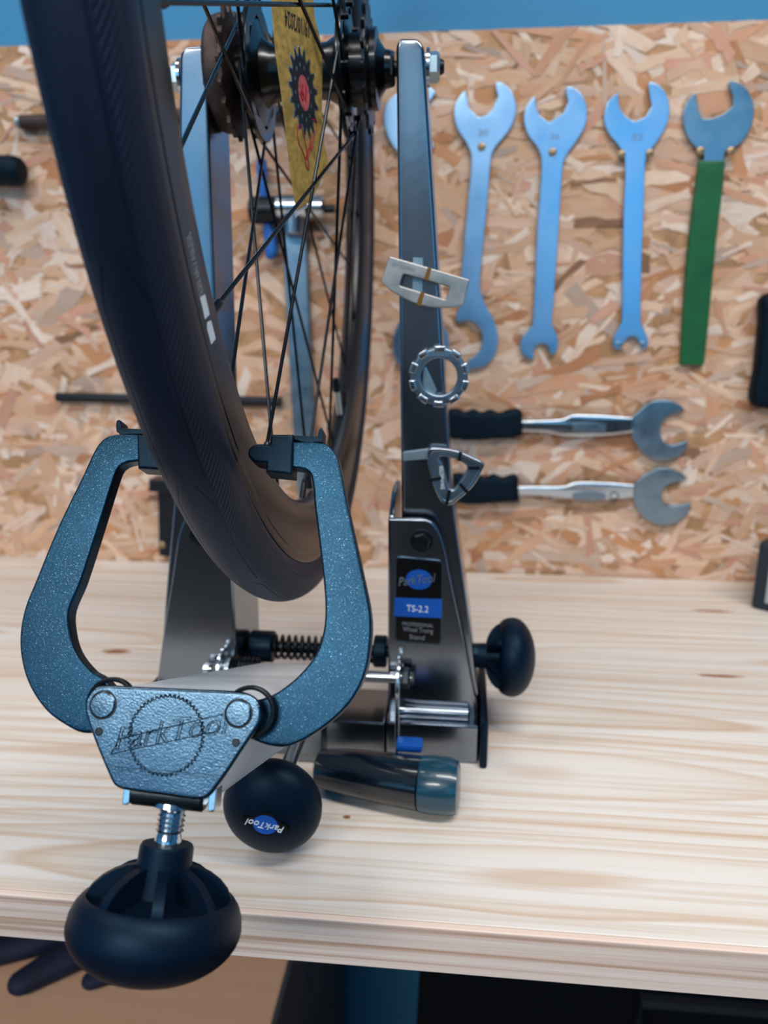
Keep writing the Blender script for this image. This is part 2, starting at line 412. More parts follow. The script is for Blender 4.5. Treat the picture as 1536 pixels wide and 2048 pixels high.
for k, (xa, xb) in enumerate(ADDED_WIN):
    t = link(bpy.data.objects.new('window_%d' % (k+1), None), None, Matrix.Translation(((xa+xb)/2, YBACK, WZ0))); t['kind'] = 'structure'
    bm = bmesh.new(); xm = (xa+xb)/2
    for cx, cz, sx, sz in ((xa+.025, (WZ0+WZ1)/2, .05, WZ1-WZ0), (xb-.025, (WZ0+WZ1)/2, .05, WZ1-WZ0), (xm, (WZ0+WZ1)/2, .05, WZ1-WZ0), (xm, WZ0+.025, xb-xa, .05), (xm, WZ1-.025, xb-xa, .05)):
        bbox(bm, (cx, YBACK-.05, cz), (sx, .06, sz))
    add('window_frame', bm_mesh(bm), M_ceil, t, ang=None)
    for pa, pb_ in ((xa+.05, xm-.025), (xm+.025, xb-.05)):
        add('pane', box(((pa+pb_)/2, YBACK-.05, (WZ0+WZ1)/2), (pb_-pa, .006, WZ1-WZ0-.1)), M_added_pane, t, ang=None)
struct('trim_2', box(((ADDED_WIN[0][1]+ADDED_WIN[1][0])/2, YBACK+.004, 1.36), (ADDED_WIN[1][0]-ADDED_WIN[0][1]-.02, .008, .70)), M_bluerefl)  # blue panel added out of view, to be mirrored in the upright tops
struct('trim_1', box(((XL+XR)/2, YBACK+.006, FLOOR+.5), (XR-XL, .012, 1.0)), M_darkrefl)  # dark panel added out of view, to darken the lower chrome reflections
for i, (x, y, sx, sy, p) in enumerate(LAMPS):
    t = thing('ceiling_light', (x, y, CEIL-.06), ['long white ceiling light fitting above the front of the bench', 'wide white ceiling light fitting further back in the room', 'short white ceiling light fitting over the left of the bench'][i], 'ceiling light')
    bm = bmesh.new()
    for dx, dy, a, b in ((sx/2+.01, 0, .02, sy+.04), (-sx/2-.01, 0, .02, sy+.04), (0, sy/2+.01, sx, .02), (0, -sy/2-.01, sx, .02)):
        bbox(bm, (x+dx, y+dy, CEIL-.035), (a, b, .07))
    add('frame', bm_mesh(bm), M_ceil, t, ang=None)
    add('back_plate', box((x, y, CEIL-.01), (sx, sy, .018)), M_ceil, t, ang=None)

# ------------------------------------------------------------------ chipboard panel behind the bench
ZT = .594; X0, X1 = -1.0, .85
panel = thing('osb_panel', (0, YW, -.06), 'large tan oriented strand board panel fixed to the blue wall behind the bench', 'board')
add('board_core', box(((X0+X1)/2, YW+.0095, (ZT-.06)/2), (X1-X0, .019, ZT+.06)), M_osbcore, panel, ang=None)
STC = ['E5CBB3', 'E8D4C2', 'D6B498', 'DAB89C', 'D3A78A', 'C99871', 'EBDFD3', 'E0C2AE', 'C9B7AA', 'BCABA0', 'D9BAA5', 'BC8966', 'D2A592', '93705A', 'EDE1D7']
STW = [9, 8, 8, 8, 6, 4, 6, 8, 3, 2, 8, 2.5, 4, .6, 3]
def strand(cx, cz, L, Wd, a, hgt):
    """irregular flat wood strand as an extruded polygon: points (x, z), front height"""
    pts = []
    n = 4
    for k in range(n+1): pts.append((-L/2+L*k/n + rnd.uniform(-.35, .35)*L/n, -Wd/2*rnd.uniform(.35, 1.15)))
    for k in range(n+1): pts.append((L/2-L*k/n + rnd.uniform(-.35, .35)*L/n, Wd/2*rnd.uniform(.35, 1.15)))
    ca, sa = math.cos(a), math.sin(a)
    uvo = (rnd.uniform(0, 50), rnd.uniform(0, 50))
    P = [(cx+x*ca-z*sa, cz+x*sa+z*ca) for x, z in pts]
    P = [(min(max(x, X0), X1), min(max(z, -.06), ZT)) for x, z in P]
    return P, [(x+uvo[0], z+uvo[1]) for x, z in pts], hgt
def strands_mesh(items):
    V = []; Fc = []; UV = []; TN = []
    for P, uv, hg, c, tl in items:
        b = len(V); n = len(P); cx = sum(p[0] for p in P)/n; cz = sum(p[1] for p in P)/n
        for p in P: V.append((p[0], YW-hg-(p[0]-cx)*tl[0]-(p[1]-cz)*tl[1], p[1]))
        for p in P: V.append((p[0], YW+.0004, p[1]))
        Fc.append(list(range(b, b+n))); UV += uv; TN += [c]*n
        for k in range(n):
            k2 = (k+1) % n; Fc.append([b+k2, b+k, b+n+k, b+n+k2]); UV += [uv[k2], uv[k], uv[k], uv[k2]]; TN += [c]*4
    me = bpy.data.meshes.new('strands'); me.from_pydata(V, [], Fc)
    me.uv_layers.new(name='UVMap'); me.color_attributes.new('tint', 'FLOAT_COLOR', 'CORNER')
    me.uv_layers['UVMap'].data.foreach_set('uv', [x for q in UV for x in q])
    me.color_attributes['tint'].data.foreach_set('color', [x for q in TN for x in q])
    return me
items = []
for k in range(4300):
    big = rnd.random() < .30
    L = rnd.uniform(.055, .13) if big else rnd.uniform(.018, .07)
    Wd = rnd.uniform(.012, .028) if big else rnd.uniform(.004, .016)
    if rnd.random() < .62: a = rnd.gauss(0, .38)
    else: a = rnd.uniform(0, PI)
    P, uv, hg = strand(rnd.uniform(X0, X1), rnd.uniform(-.06, ZT), L, Wd, a, rnd.uniform(.0001, .0008) if big else rnd.uniform(.0003, .0014))
    c = list(lin(rnd.choices(STC, STW)[0])); q = rnd.uniform(.98, 1.2); c = [min(1, x*q) for x in c[:3]]+[1]
    items.append((P, uv, hg, c, (rnd.uniform(-.004, .004), rnd.uniform(-.012, .012)), L*Wd, sum(p[0] for p in P)/len(P)))
items.sort(key=lambda t: -t[5])
inview = [t for t in items if -.62 < t[6] < .42]
top = set(id(t) for t in inview[:300])
for t in inview[:300]: add('strand', strands_mesh([t[:5]]), M_osb, panel, ang=None)
o = add('strands', strands_mesh([t[:5] for t in items if id(t) not in top]), M_osb, panel, ang=None); o['kind'] = 'stuff'

# ------------------------------------------------------------------ workbench
bench = thing('workbench', (0, .62, FLOOR), 'pale pine workbench with a thick laminated top', 'workbench')
BX0, BX1, BT = -1.25, 1.15, -.0289
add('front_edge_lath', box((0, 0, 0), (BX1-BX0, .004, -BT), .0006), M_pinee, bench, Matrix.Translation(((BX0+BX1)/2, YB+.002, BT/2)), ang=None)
ys = [YB+.0042, YB+.112, YB+.205, YB+.318, YB+.402, YB+.497, YW-.003]
for k in range(6):
    y0, y1 = ys[k], ys[k+1]
    M = Matrix.Translation(((BX0+BX1)/2, (y0+y1)/2, BT/2))
    add('plank', box((0, 0, 0), (BX1-BX0, y1-y0-.0004, -BT), .0006), M_pine, bench, M, ang=None)
for x in (BX0+.06, BX1-.06):
    for y in (YB+.06, YW-.08): add('leg', box((x, y, (FLOOR+BT)/2), (.07, .07, BT-FLOOR), .003), M_pine, bench, ang=None)

# things under the bench
ZS = -.25
cab_r = pz(562, 1975, ZS).x
q = py(690, 1990, .80)
cab = thing('drawer_cabinet', (cab_r-.3, .66, FLOOR), 'beech drawer cabinet standing under the left of the bench', 'cabinet')
ca = pz(540, 2040, ZS); cback = .60*(1) 
cbk = [y/100 for y in range(50, 95)]
def side_u(y):
    P = Vector((cab_r, y, ZS-.1)) - CAM; return 768 + FPX*P.dot(Rv)/P.dot(Fv)
cback = min(cbk, key=lambda y: abs(side_u(y)-690)); cback = max(cback, .66)
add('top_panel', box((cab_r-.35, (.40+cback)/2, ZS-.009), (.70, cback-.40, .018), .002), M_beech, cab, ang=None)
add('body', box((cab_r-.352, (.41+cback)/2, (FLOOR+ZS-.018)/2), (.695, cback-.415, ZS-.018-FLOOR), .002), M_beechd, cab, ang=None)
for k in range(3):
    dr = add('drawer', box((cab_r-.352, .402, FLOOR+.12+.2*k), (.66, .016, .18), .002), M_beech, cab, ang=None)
    add('handle', cyl((cab_r-.42, .388, FLOOR+.12+.2*k), (cab_r-.28, .388, FLOOR+.12+.2*k), .006), M_chrome, dr)
bxc = py(842, 1990, .52).x+.28
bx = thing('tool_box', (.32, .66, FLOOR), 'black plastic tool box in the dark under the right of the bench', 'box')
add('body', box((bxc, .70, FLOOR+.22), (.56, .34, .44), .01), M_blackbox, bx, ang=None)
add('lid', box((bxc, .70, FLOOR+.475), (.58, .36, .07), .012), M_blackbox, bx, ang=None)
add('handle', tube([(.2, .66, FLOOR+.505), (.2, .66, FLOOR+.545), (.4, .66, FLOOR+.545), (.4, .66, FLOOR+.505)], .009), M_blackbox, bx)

def glove_finger(name, px, r, parent):
    P = [Vector(pz(u, v, ZS+rr*.8)) + Vector((0, 0, 0)) for (u, v), rr in zip(px, r)]
    bm = bmesh.new(); pp = []; rr = []
    for i in range(len(P)-1):
        for k in range(4): t = k/4; pp.append(P[i].lerp(P[i+1], t)); rr.append(r[i]*(1-t)+r[i+1]*t)
    pp.append(P[-1]); rr.append(r[-1])
    d = (pp[-1]-pp[-2]).normalized()
    for k in range(1, 5): a = k/4*PI/2; pp.append(P[-1]+d*r[-1]*math.sin(a)); rr.append(max(r[-1]*math.cos(a), .0005))
    btube(bm, pp, rr, 12)
    for v in bm.verts: v.co.z = ZS + .003 + (v.co.z-ZS)*.75
    return add(name, bm_mesh(bm), M_glove, parent, ang=60)
gl = thing('work_glove', pz(100, 1900, ZS), 'navy blue work glove lying on top of the beech cabinet', 'glove')
glove_finger('finger', [(260, 1850), (150, 1905), (45, 1965)], [.018, .017, .012], gl)
glove_finger('finger', [(300, 1880), (250, 1930), (185, 1962)], [.014, .013, .009], gl)
glove_finger('finger', [(170, 1840), (70, 1880), (-30, 1915)], [.018, .016, .012], gl)
glove_finger('finger', [(120, 1820), (20, 1850), (-70, 1880)], [.017, .016, .012], gl)
glove_finger('palm', [(420, 1800), (310, 1835), (190, 1850)], [.03, .036, .03], gl)

# ------------------------------------------------------------------ truing stand
XS = -.1033
stand = thing('truing_stand', (XS, .51, 0), 'chromed bicycle wheel truing stand clamping the wheel on the bench', 'truing stand')
ST = stand
PU = YP(.517, XS)
PB = YP(.504, XS)
def mir(L, s): return [(p[0]*s,)+tuple(p[1:]) for p in L]
up_px = [(792, 92), (798, 76), (836, 76), (848, 92), (905, 1000), (940, 1240), (957, 1400), (803, 1400), (803, 1010)]
up_loop = rcorner(PU.pts(up_px), [.003, .003, .003, .004, .02, .02, .002, .002, .01])
br_px = [(776, 1037), (866, 1038), (887, 1085), (905, 1180), (930, 1290), (953, 1420), (953, 1446), (776, 1446)]
br_loop = rcorner(PB.pts(br_px), [.001, .012, .03, .05, .05, .02, .001, .001])
XI = PB.at(776, 1200)[0]; XO = PB.at(955, 1430)[0]
for s in (1, -1):
    add('upright', slab([mir(up_loop, s)], -.046, 0, .0022, 2), M_stand, ST, PU.M)
    bm = bmesh.new(); bm.from_mesh(slab([mir(br_loop, s)], -.0045, 0, .0016, 2))
    bbox(bm, (s*(XI+.002), .0, .0), (.004, .001, .001))
    me = bm_mesh(bm)
    b = add('upright_bracket', me, M_stand, ST, PB.M)
    # inner cheek of the bracket, running back along the upright
    PX = Plane((XS+s*(XI+.0018), 0, 0), (0, 1, 0), (0, 0, 1))
    add('bracket_cheek', slab([rcorner([(.506, .002), (.566, .002), (.572, .19), (.530, .19), (.506, .176)], [.001, .001, .012, .01, .004])], -.0018, .0018, .001), M_stand, ST, PX.M)
    # foot
    fx0, fx1 = sorted((s*XI, s*(XO+.001)))
    add('foot', box(((fx0+fx1)/2+XS, .5335, .0151), (fx1-fx0, .091, .0298), .0022), M_stand, ST)
    add('bend_fillet', cyl((XS+s*(XI+.006), .5005, .0325), (XS+s*(XO-.006), .5005, .0325), .0052, 16, .001), M_stand, ST)
    add('foot_end_cap', box((XS+s*(XO+.0045), .5385, .0185), (.0055, .112, .037), .0018), M_black, ST)
    # hex bolt through bracket
    c = PB.at(843, 1081); a = Vector((XS+s*c[0], .504, c[1]))
    M = axisM(a, a+Vector((0, -1, 0)))
    add('bolt_washer', lathe([(.0078, 0), (.0078, .0012), (.0045, .0013)], 24, M), M_dark, ST)
    bm = bmesh.new(); blathe(bm, [(.0066, .001), (.0066, .0045), (.0056, .0056), (.001, .0056)], 6, M @ Matrix.Rotation(.3, 4, 'Z')); add('hex_bolt', bm_mesh(bm), M_dark, ST, ang=20)

# name plate on the right bracket
PN = PB.shift(.0016)
npx = [(790, 1112), (886, 1121), (884, 1291), (788, 1284)]
nl = rcorner(PN.pts(npx), .0042, 5)
ncx = sum(p[0] for p in nl)/len(nl); ncy = sum(p[1] for p in nl)/len(nl)
inner = [(ncx+(p[0]-ncx)*.925, ncy+(p[1]-ncy)*.955) for p in nl]
plate_o = add('name_plate', slab([nl], -.0016, 0, .0006), M_plate, ST, PN.M)
add('plate_face', slab([inner], -.0002, .00015), M_label, plate_o, PN.M)
band = PN.pts([(789, 1195), (884, 1198), (883, 1236), (788, 1232)])
add('model_band', slab([band], 0, .0003), M_blue, plate_o, PN.M)
def fit_text(name, s, pl, cu, cv, wpx, hpx, mat, parent, ang=0, z=.0003, shear=0, depth=.00012):
    """lettering centred on an image position of a plane, wpx x hpx image pixels large"""
    me = text_mesh(s, .01, depth, shear)
    xs = [v.co.x for v in me.vertices]; ysv = [v.co.y for v in me.vertices]
    a = pl.at(cu-5, cv); b = pl.at(cu+5, cv); c = pl.at(cu, cv-5); d = pl.at(cu, cv+5)
    mx = math.hypot(b[0]-a[0], b[1]-a[1])/10; my = math.hypot(c[0]-d[0], c[1]-d[1])/10
    W, Hh = max(xs)-min(xs), max(ysv)-min(ysv); ctr = pl.at(cu, cv)
    me.transform(Matrix.Translation((-(max(xs)+min(xs))/2, -(max(ysv)+min(ysv))/2, 0)))
    me.transform(Matrix.Translation((ctr[0], ctr[1], z)) @ Matrix.Rotation(rad(ang), 4, 'Z') @ Matrix.Diagonal((wpx*mx/W, hpx*my/Hh, 1, 1)))
    return add(name, me, mat, parent, pl.M, ang=None)
gc = PN.at(838, 1159)
add('logo_disc', slab([[(gc[0]+p[0], gc[1]+p[1]*.80) for p in gear_pts(44, .0094, .0089)]], .0001, .00035), M_blue, plate_o, PN.M)
fit_text('logo_lettering', 'ParkTool', PN, 834, 1159, 76, 17, M_strip, plate_o, 9, .0006, .35)
fit_text('model_lettering', 'TS-2.2', PN, 835, 1217, 44, 13, M_white, plate_o, -2, .0005)
fit_text('caption_lettering', 'PROFESSIONAL', PN, 836, 1249, 62, 7, M_decal, plate_o, -2, .0004)
fit_text('caption_lettering', 'Wheel Truing', PN, 836, 1261, 60, 12, M_decal, plate_o, -2, .0004)
fit_text('caption_lettering', 'Stand', PN, 834, 1274, 30, 9, M_decal, plate_o, -2, .0004)

# base bar between the feet, with ears that carry the caliper pivot
add('base_bar', box((XS, .5115, .0155), (2*XI-.001, .051, .029), .002), M_stand, ST)
add('front_lug', box((-.103, .4815, .0215), (.024, .008, .041), .002), M_stand, ST)
PIVY, PIVZ = .497, .0605
ear = [(.478, .001), (.5, .001), (.512, .012), (.516, .052), (.511, .07), (.499, .078), (.487, .0745), (.480, .062)]
XER = py(797, 1360, .49).x; XEL = py(441, 1345, .49).x
for x in (XER, XEL):
    add('pivot_ear', slab([rcorner(ear, .006)], -.0015, .0015, .0007), M_chrome, ST, Plane((x, 0, 0), (0, 1, 0), (0, 0, 1)).M)
xr1 = py(826, 1352, PIVY).x; xl1 = py(408, 1340, PIVY).x
add('pivot_rod', cyl((xl1, PIVY, PIVZ), (xr1, PIVY, PIVZ), .0042, 20, .0006), M_chrome, ST)
for x, d in ((XER, 1), (XEL, -1)):
    bm = bmesh.new(); M = axisM((x+d*.002, PIVY, PIVZ), (x+d, PIVY, PIVZ))
    blathe(bm, [(.0075, 0), (.0078, .0012), (.0078, .0045), (.0068, .0056), (.0048, .0058), (.0048, .0085), (.003, .009)], 6, M)
    add('pivot_nut', bm_mesh(bm), M_dark, ST, ang=20)
add('pivot_washer', lathe([(.0085, 0), (.0085, .0035), (.005, .0036)], 24, axisM((XEL+.002, PIVY, PIVZ), (1, PIVY, PIVZ))), M_strip, ST)
add('torsion_spring', coil((XEL+.006, PIVY, PIVZ), (XEL+.026, PIVY, PIVZ), .0088, .0013, 6.5), M_dark, ST)
# threaded spreader rod with its springs and collars, behind the pivot
RY, RZ = .538, py(640, 1297, .538).z
xk = py(985, 1320, RY).x
add('spreader_rod', cyl((XS-.075, RY, RZ), (xk, RY, RZ), .0045, 16), M_dark, ST)
x0 = py(503, 1297, RY).x; x1 = py(549, 1297, RY).x; x2 = py(748, 1297, RY).x; x3 = py(774, 1297, RY).x
add('rod_collar', cyl((x0, RY, RZ), (x1, RY, RZ), .0122, 28, .001), M_black, ST)
add('rod_collar', cyl((x2, RY, RZ), (x3, RY, RZ), .0122, 28, .001), M_black, ST)
add('coil_spring', coil((x1, RY, RZ), (x2, RY, RZ), .0085, .0014, 15), M_dark, ST)
x4 = py(940, 1318, RY).x; x5 = py(958, 1318, RY).x
add('knob_spacer', cyl((x4, RY, RZ), (x5, RY, RZ), .0092, 12, .0008), M_black, ST, ang=20)

def knob(O, d, R, ribs=6, roll=0):
    """mushroom knob: O is the centre of the widest circle, d points to the dome's apex"""
    O = Vector(O); M = axisM(O, O+Vector(d)) @ Matrix.Rotation(roll, 4, 'Z')
    pr = [(math.cos(a), .58*math.sin(a)) for a in [PI/2*(1-k/12) for k in range(13)]]
    pr += [(.985, -.12), (.94, -.23), (.875, -.31), (.83, -.325), (.80, -.29), (.77, -.20), (.60, -.27), (.34, -.34), (.325, -.5), (.315, -.86), (.295, -.90), (.2, -.905)]
    bm = bmesh.new(); blathe(bm, [(r*R, z*R) for r, z in pr], 48, M)
    for k in range(ribs):
        MM = M @ Matrix.Rotation(2*PI*k/ribs, 4, 'Z'); w = .06*R
        prof = [(.30, -.05), (.83, -.05), (.84, -.31), (.78, -.42), (.68, -.52), (.55, -.60), (.42, -.65), (.30, -.67)]
        A = [bm.verts.new(MM @ Vector((r*R, -w, z*R))) for r, z in prof]; B = [bm.verts.new(MM @ Vector((r*R, w, z*R))) for r, z in prof]
        bm.faces.new(A); bm.faces.new(B[::-1])
        for i in range(len(A)): j = (i+1) % len(A); bm.faces.new((A[j], A[i], B[i], B[j]))
    return bm_mesh(bm), M
# spreader knob at the right
xkc = py(1024, 1321, RY).x
me, M = knob((xkc, RY, RZ), (1, 0, 0), .0295, 6, .2); add('spreader_knob', me, M_knob, ST, ang=40)
# caliper height knob facing the room
KY, KR = .378, .0290
kc = py(545, 1612, KY)
me, M = knob(kc, (0, -1, 0), KR, 6); kb = add('height_knob', me, M_knob, ST, ang=40)
add('height_screw', cyl((kc.x, KY+.01, kc.z), (kc.x, .488, kc.z), .0048, 16), M_chrome, ST)
KP = Plane(kc+Vector((0, -.58*KR-.0002, 0)), (1, 0, 0), (0, 0, 1))
def disc_on_dome(pts, z): return [pts], z
gk = [(p[0]*1.0, p[1]*.86) for p in gear_pts(40, .0072, .0067)]
add('logo_disc', slab([gk], -.0011, .0000), M_blue, kb, KP.M)
back = [(-.0128, .0038), (-.006, .0044), (-.003, .0072), (.004, .0070), (.0078, .0028), (.0128, -.0008), (.0128, -.0042), (.006, -.0044), (.003, -.0072), (-.004, -.0070), (-.0078, -.0028), (-.0128, .0005)]
add('logo_recess', slab([smooth(back, 3)], -.0030, -.0004), M_label, kb, KP.M)
me = text_mesh('ParkTool', .0058, .0002, .3, 1.0); me.transform(Matrix.Translation((.0002, -.0002, .0003)) @ Matrix.Rotation(rad(180-11), 4, 'Z')); add('logo_lettering', me, M_white, kb, KP.M, ang=None)

# ------------------------------------------------------------------ calipers
TILT = rad(27)
PC = Plane((XS-.004, .31, H-.059), (1, 0, 0), (0, math.sin(TILT), math.cos(TILT)))
PP = PC.shift(.009)                                        # front face of the caliper head plate
jl = [(290, 868, 1), (232, 868), (208, 876), (189, 899), (165, 950), (116, 1051), (68, 1167), (49, 1215), (39, 1268), (42, 1321), (59, 1374), (92, 1422), (131, 1451), (164, 1466), (200, 1462), (228, 1440), (232, 1408), (222, 1375), (203, 1355), (179, 1340), (150, 1302), (138, 1258), (138, 1220), (160, 1167), (198, 1051), (230, 950), (239, 933), (258, 924), (290, 922, 1)]
jr = [(575, 882, 1), (646, 885), (666, 900), (678, 924), (694, 1003), (728, 1157), (742, 1229), (742, 1282), (733, 1340), (709, 1393), (670, 1437), (617, 1475), (579, 1492), (555, 1494), (520, 1486), (480, 1465), (456, 1442), (455, 1410), (478, 1396), (510, 1400), (538, 1393), (560, 1381), (598, 1350), (632, 1307), (646, 1263), (650, 1220), (646, 1157), (629, 1013), (622, 952), (609, 939), (575, 935, 1)]
jaws = []
for L in (jl, jr):
    jaws.append(add('caliper_jaw', slab([smooth(PC.pts(L), 4)], -.0075, 0, .0011, 2), M_jaw, ST, PC.M))
# black plastic tips
tip_r = [(541, 868, 1), (586, 868, 1), (584, 949, 1), (531, 944, 1), (532, 925, 1), (520, 925), (503, 920), (495, 906), (502, 892), (518, 887), (539, 889, 1)]
tip_l = [(273, 869, 1), (330, 869, 1), (330, 889, 1), (352, 890), (365, 905), (352, 922), (331, 925, 1), (331, 940, 1), (275, 936, 1)]
for L, J in ((tip_r, jaws[1]), (tip_l, jaws[0])):
    add('jaw_tip', slab([smooth(PC.pts(L, .002), 4)], -.0095, .002, .0011, 2), M_black, J, PC.M)
hk_r = [(584, 869, 1), (634, 872, 1), (637, 858, 1), (642, 854), (646, 860, 1), (645, 884, 1), (628, 884, 1), (618, 889), (608, 884, 1), (585, 878, 1)]
hk_l = [(288, 867, 1), (248, 869), (240, 869, 1), (231, 862, 1), (231, 842), (237, 838), (241, 844, 1), (242, 855, 1), (290, 857, 1)]
for L, J in ((hk_r, jaws[1]), (hk_l, jaws[0])):
    add('feeler_hook', slab([smooth(PC.pts(L), 3)], -.0085, -.0005, .0005, 1), M_black, J, PC.M)
# head plate
hp = [(177, 1386), (196, 1372), (264, 1373), (400, 1379), (483, 1384), (510, 1396), (522, 1419), (519, 1446), (498, 1479), (427, 1582), (402, 1600), (330, 1592), (252, 1581), (230, 1573), (218, 1554), (177, 1452), (168, 1410)]
hloop = smooth(PP.pts(hp), 4)
head = add('caliper_head_plate', slab([hloop], -.003, 0, .0013, 3), M_plate, ST, PP.M)
for u, v in ((206, 1410), (477, 1427)):
    c = PP.at(u, v); M = PP.M @ Matrix.Translation((c[0], c[1], 0))
    add('pivot_rivet', lathe([(.0050, -.001), (.0050, .0003), (.0044, .0008), (.001, .0009)], 32, M), M_plate, head)
    add('rivet_groove', torus(.0052, .00035, M, 40, 6), M_dark, head)
    M2 = PC.M @ Matrix.Translation((c[0]+(.003 if u > 300 else .001), c[1]+.0005, .0028))
    for k in range(2): add('jaw_spring', torus(.0092, .0009, M2 @ Matrix.Translation((0, 0, .0018*k)), 40, 8), M_dark, ST)
for u, v in ((198, 1463), (472, 1485)):
    c = PP.at(u, v); M = PP.M @ Matrix.Translation((c[0], c[1], 0))
    add('pin_hole', lathe([(.0016, .0002), (.0013, .0003), (.0011, -.0006), (.0002, -.0006)], 16, M), M_dark, head)
c = PP.at(332, 1470)
M_emb = plain('stamped_line', '22384A', .3, 1, .1)
g1 = gear_pts(52, .0150, .0139) ; g1.append(g1[0])
add('embossed_sprocket', tube([(c[0]+p[0], c[1]+p[1], .0001) for p in g1], .00028, 5), M_emb, head, PP.M)
c0 = PP.at(338, 1464)
fc = bpy.data.curves.new('t', 'FONT'); fc.body = 'ParkTool'; fc.size = .0118; fc.shear = .35; fc.align_x = 'CENTER'; fc.align_y = 'CENTER'
fc.fill_mode = 'FULL' if False else fc.fill_mode; fc.dimensions = '3D'; fc.bevel_depth = .00026; fc.bevel_resolution = 1; fc.resolution_u = 3
me = to_mesh(fc); bpy.data.curves.remove(fc)
me.transform(Matrix.Translation((c0[0], c0[1], .0002)) @ Matrix.Rotation(rad(11), 4, 'Z')); add('embossed_lettering', me, M_emb, head, PP.M, ang=60)
bn = [PP.at(u, v) for u, v in ((222, 1508), (238, 1478), (446, 1428), (436, 1462))]; bn.append(bn[0])
add('embossed_border', tube([(p[0], p[1], .0001) for p in bn], .00022, 5), M_emb, head, PP.M)
fold = [PP.at(u, v) for u, v in ((222, 1536), (300, 1541), (380, 1548), (440, 1553))]
add('pressed_crease', tube([(p[0], p[1], -.0001) for p in fold], .0005, 6), M_plate, head, PP.M)
# rolled lip at the bottom of the head
a, b = PP.at(252, 1588), PP.at(402, 1604)
lp = [PP.M @ Vector((a[0], a[1], -.006)), PP.M @ Vector((b[0], b[1], -.006))]
add('rolled_lip', cyl(lp[0], lp[1], .0046, 18, .001), M_dark, ST)
# channel arm from the head back to the pivot
back_v = Vector((0, .207, -.089))
ring_px = [(181, 1392), (200, 1379), (488, 1391), (514, 1405), (514, 1440), (496, 1470), (430, 1590), (412, 1612), (250, 1590), (228, 1562), (184, 1452)]
RA = [PP.M @ Vector((p[0], p[1], -.0028)) for p in PP.pts(ring_px)]
cA = sum(RA, Vector())/len(RA)
RA = [Vector((cA.x+(p.x-cA.x)*.93, p.y, p.z)) for p in RA]
RB = [cA+back_v+Vector(((p.x-cA.x)*.88, p.y-cA.y, p.z-cA.z)) for p in RA]; RC = [cA+back_v*.5+Vector(((p.x-cA.x)*.94, p.y-cA.y, p.z-cA.z)) for p in RA]
add('caliper_arm', loft([RA, RC, RB]), M_arm, ST, ang=25)
for u, v in ((248, 1592), (420, 1606)):
    p = PP.at(u, v); M = PP.M @ Matrix.Translation((p[0], p[1], -.006))
    add('arm_tab', slab([rcorner([(-.0014, -.0035), (.0014, -.0035), (.0014, .006), (-.0014, .006)], .0012)], -.004, .004, .0004), M_chrome, ST, M)
# closing screw and its big knob below the head
s0 = PC.M @ Vector(PC.at(347, 1606)+(0,)); sd = -(PC.e2); 
kq = PC.at(311, 1850); kc2 = PC.M @ Vector((kq[0], kq[1], 0)); 
sd = (kc2-s0).normalized(); M = axisM(s0-sd*.004, s0+sd)
pr = [(.0042, 0)]
for k in range(5): pr += [(.0054, .0065+.0018*k), (.0044, .0074+.0018*k)]
pr += [(.0048, .0160), (.0052, .018), (.0052, .034), (.0052, .05)]
add('closing_screw', lathe([(.0075, .0035), (.0078, .0052), (.006, .006)]+pr[1:], 28, M), M_chrome, ST, ang=50)
me, M = knob(kc2, sd, .0318, 8, .35); add('closing_knob', me, M_knob, ST, ang=40)

# ------------------------------------------------------------------ bicycle wheel
WC = Vector((-.1085, .5403, H+.1457)); wa, wl = rad(.53), rad(.62)
AX = Vector((math.cos(wa)*math.cos(wl), math.sin(wa)*math.cos(wl), math.sin(wl))); FW = Vector((-math.sin(wa), math.cos(wa), 0)); UPV = AX.cross(FW)
WX = Matrix(((AX.x, FW.x, UPV.x, WC.x), (AX.y, FW.y, UPV.y, WC.y), (AX.z, FW.z, UPV.z, WC.z), (0, 0, 0, 1)))
ZX = Matrix.Rotation(PI/2, 4, 'Y')                        # lathe axis z -> wheel axis x
wheel = thing('bicycle_wheel', WC, 'black deep-rimmed bicycle wheel with slick tyre held in the truing stand', 'wheel')
def sweep(prof, n, uvscale=None):
    V = []; Fc = []; UV = []; m = len(prof)
    for i in range(n):
        a = 2*PI*i/n
        for x, r, s in prof: V.append((x, r*math.cos(a), r*math.sin(a)))
    for i in range(n):
        j = (i+1) % n
        for k in range(m-1):
            Fc.append((i*m+k, i*m+k+1, j*m+k+1, j*m+k))
            ua, ub = i/n*2*PI*.337, (i+1)/n*2*PI*.337
            UV += [(ua, prof[k][2]), (ua, prof[k+1][2]), (ub, prof[k+1][2]), (ub, prof[k][2])]
    me = bpy.data.meshes.new('sweep'); me.from_pydata(V, [], Fc); l = me.uv_layers.new(name='UVMap')
    for i, q in enumerate(UV): l.data[i].uv = q
    bm = bmesh.new(); bm.from_mesh(me); bmesh.ops.recalc_face_normals(bm, faces=bm.faces); bm.to_mesh(me); bm.free()
    return me
tp = []
for k in range(41):
    a = rad(-132+264*k/40); tp.append((.0146*math.sin(a), .3225+.0145*math.cos(a), .0146*a))
tp = [(-.0095, .3100, tp[0][2]-.003)] + tp + [(.0095, .3100, tp[-1][2]+.003)]
add('tyre', sweep(tp, 300), M_tyre, wheel, WX, ang=60, wn=False)
rp = [(.0100, .3125), (.0118, .3132), (.0121, .3120), (.0119, .3085), (.0117, .3080), (.0121, .3075), (.0119, .2990), (.0110, .2900), (.0092, .2820), (.0068, .2768), (.0035, .2744), (0, .2738)]
rp = rp + [(-x, r) for x, r in rp[-2::-1]]
rim = add('rim', sweep([(x, r, 0) for x, r in rp], 240), M_rim, wheel, WX, ang=40)
def wpt(phi, R, x=0): return Vector((x, R*math.cos(phi), R*math.sin(phi)))
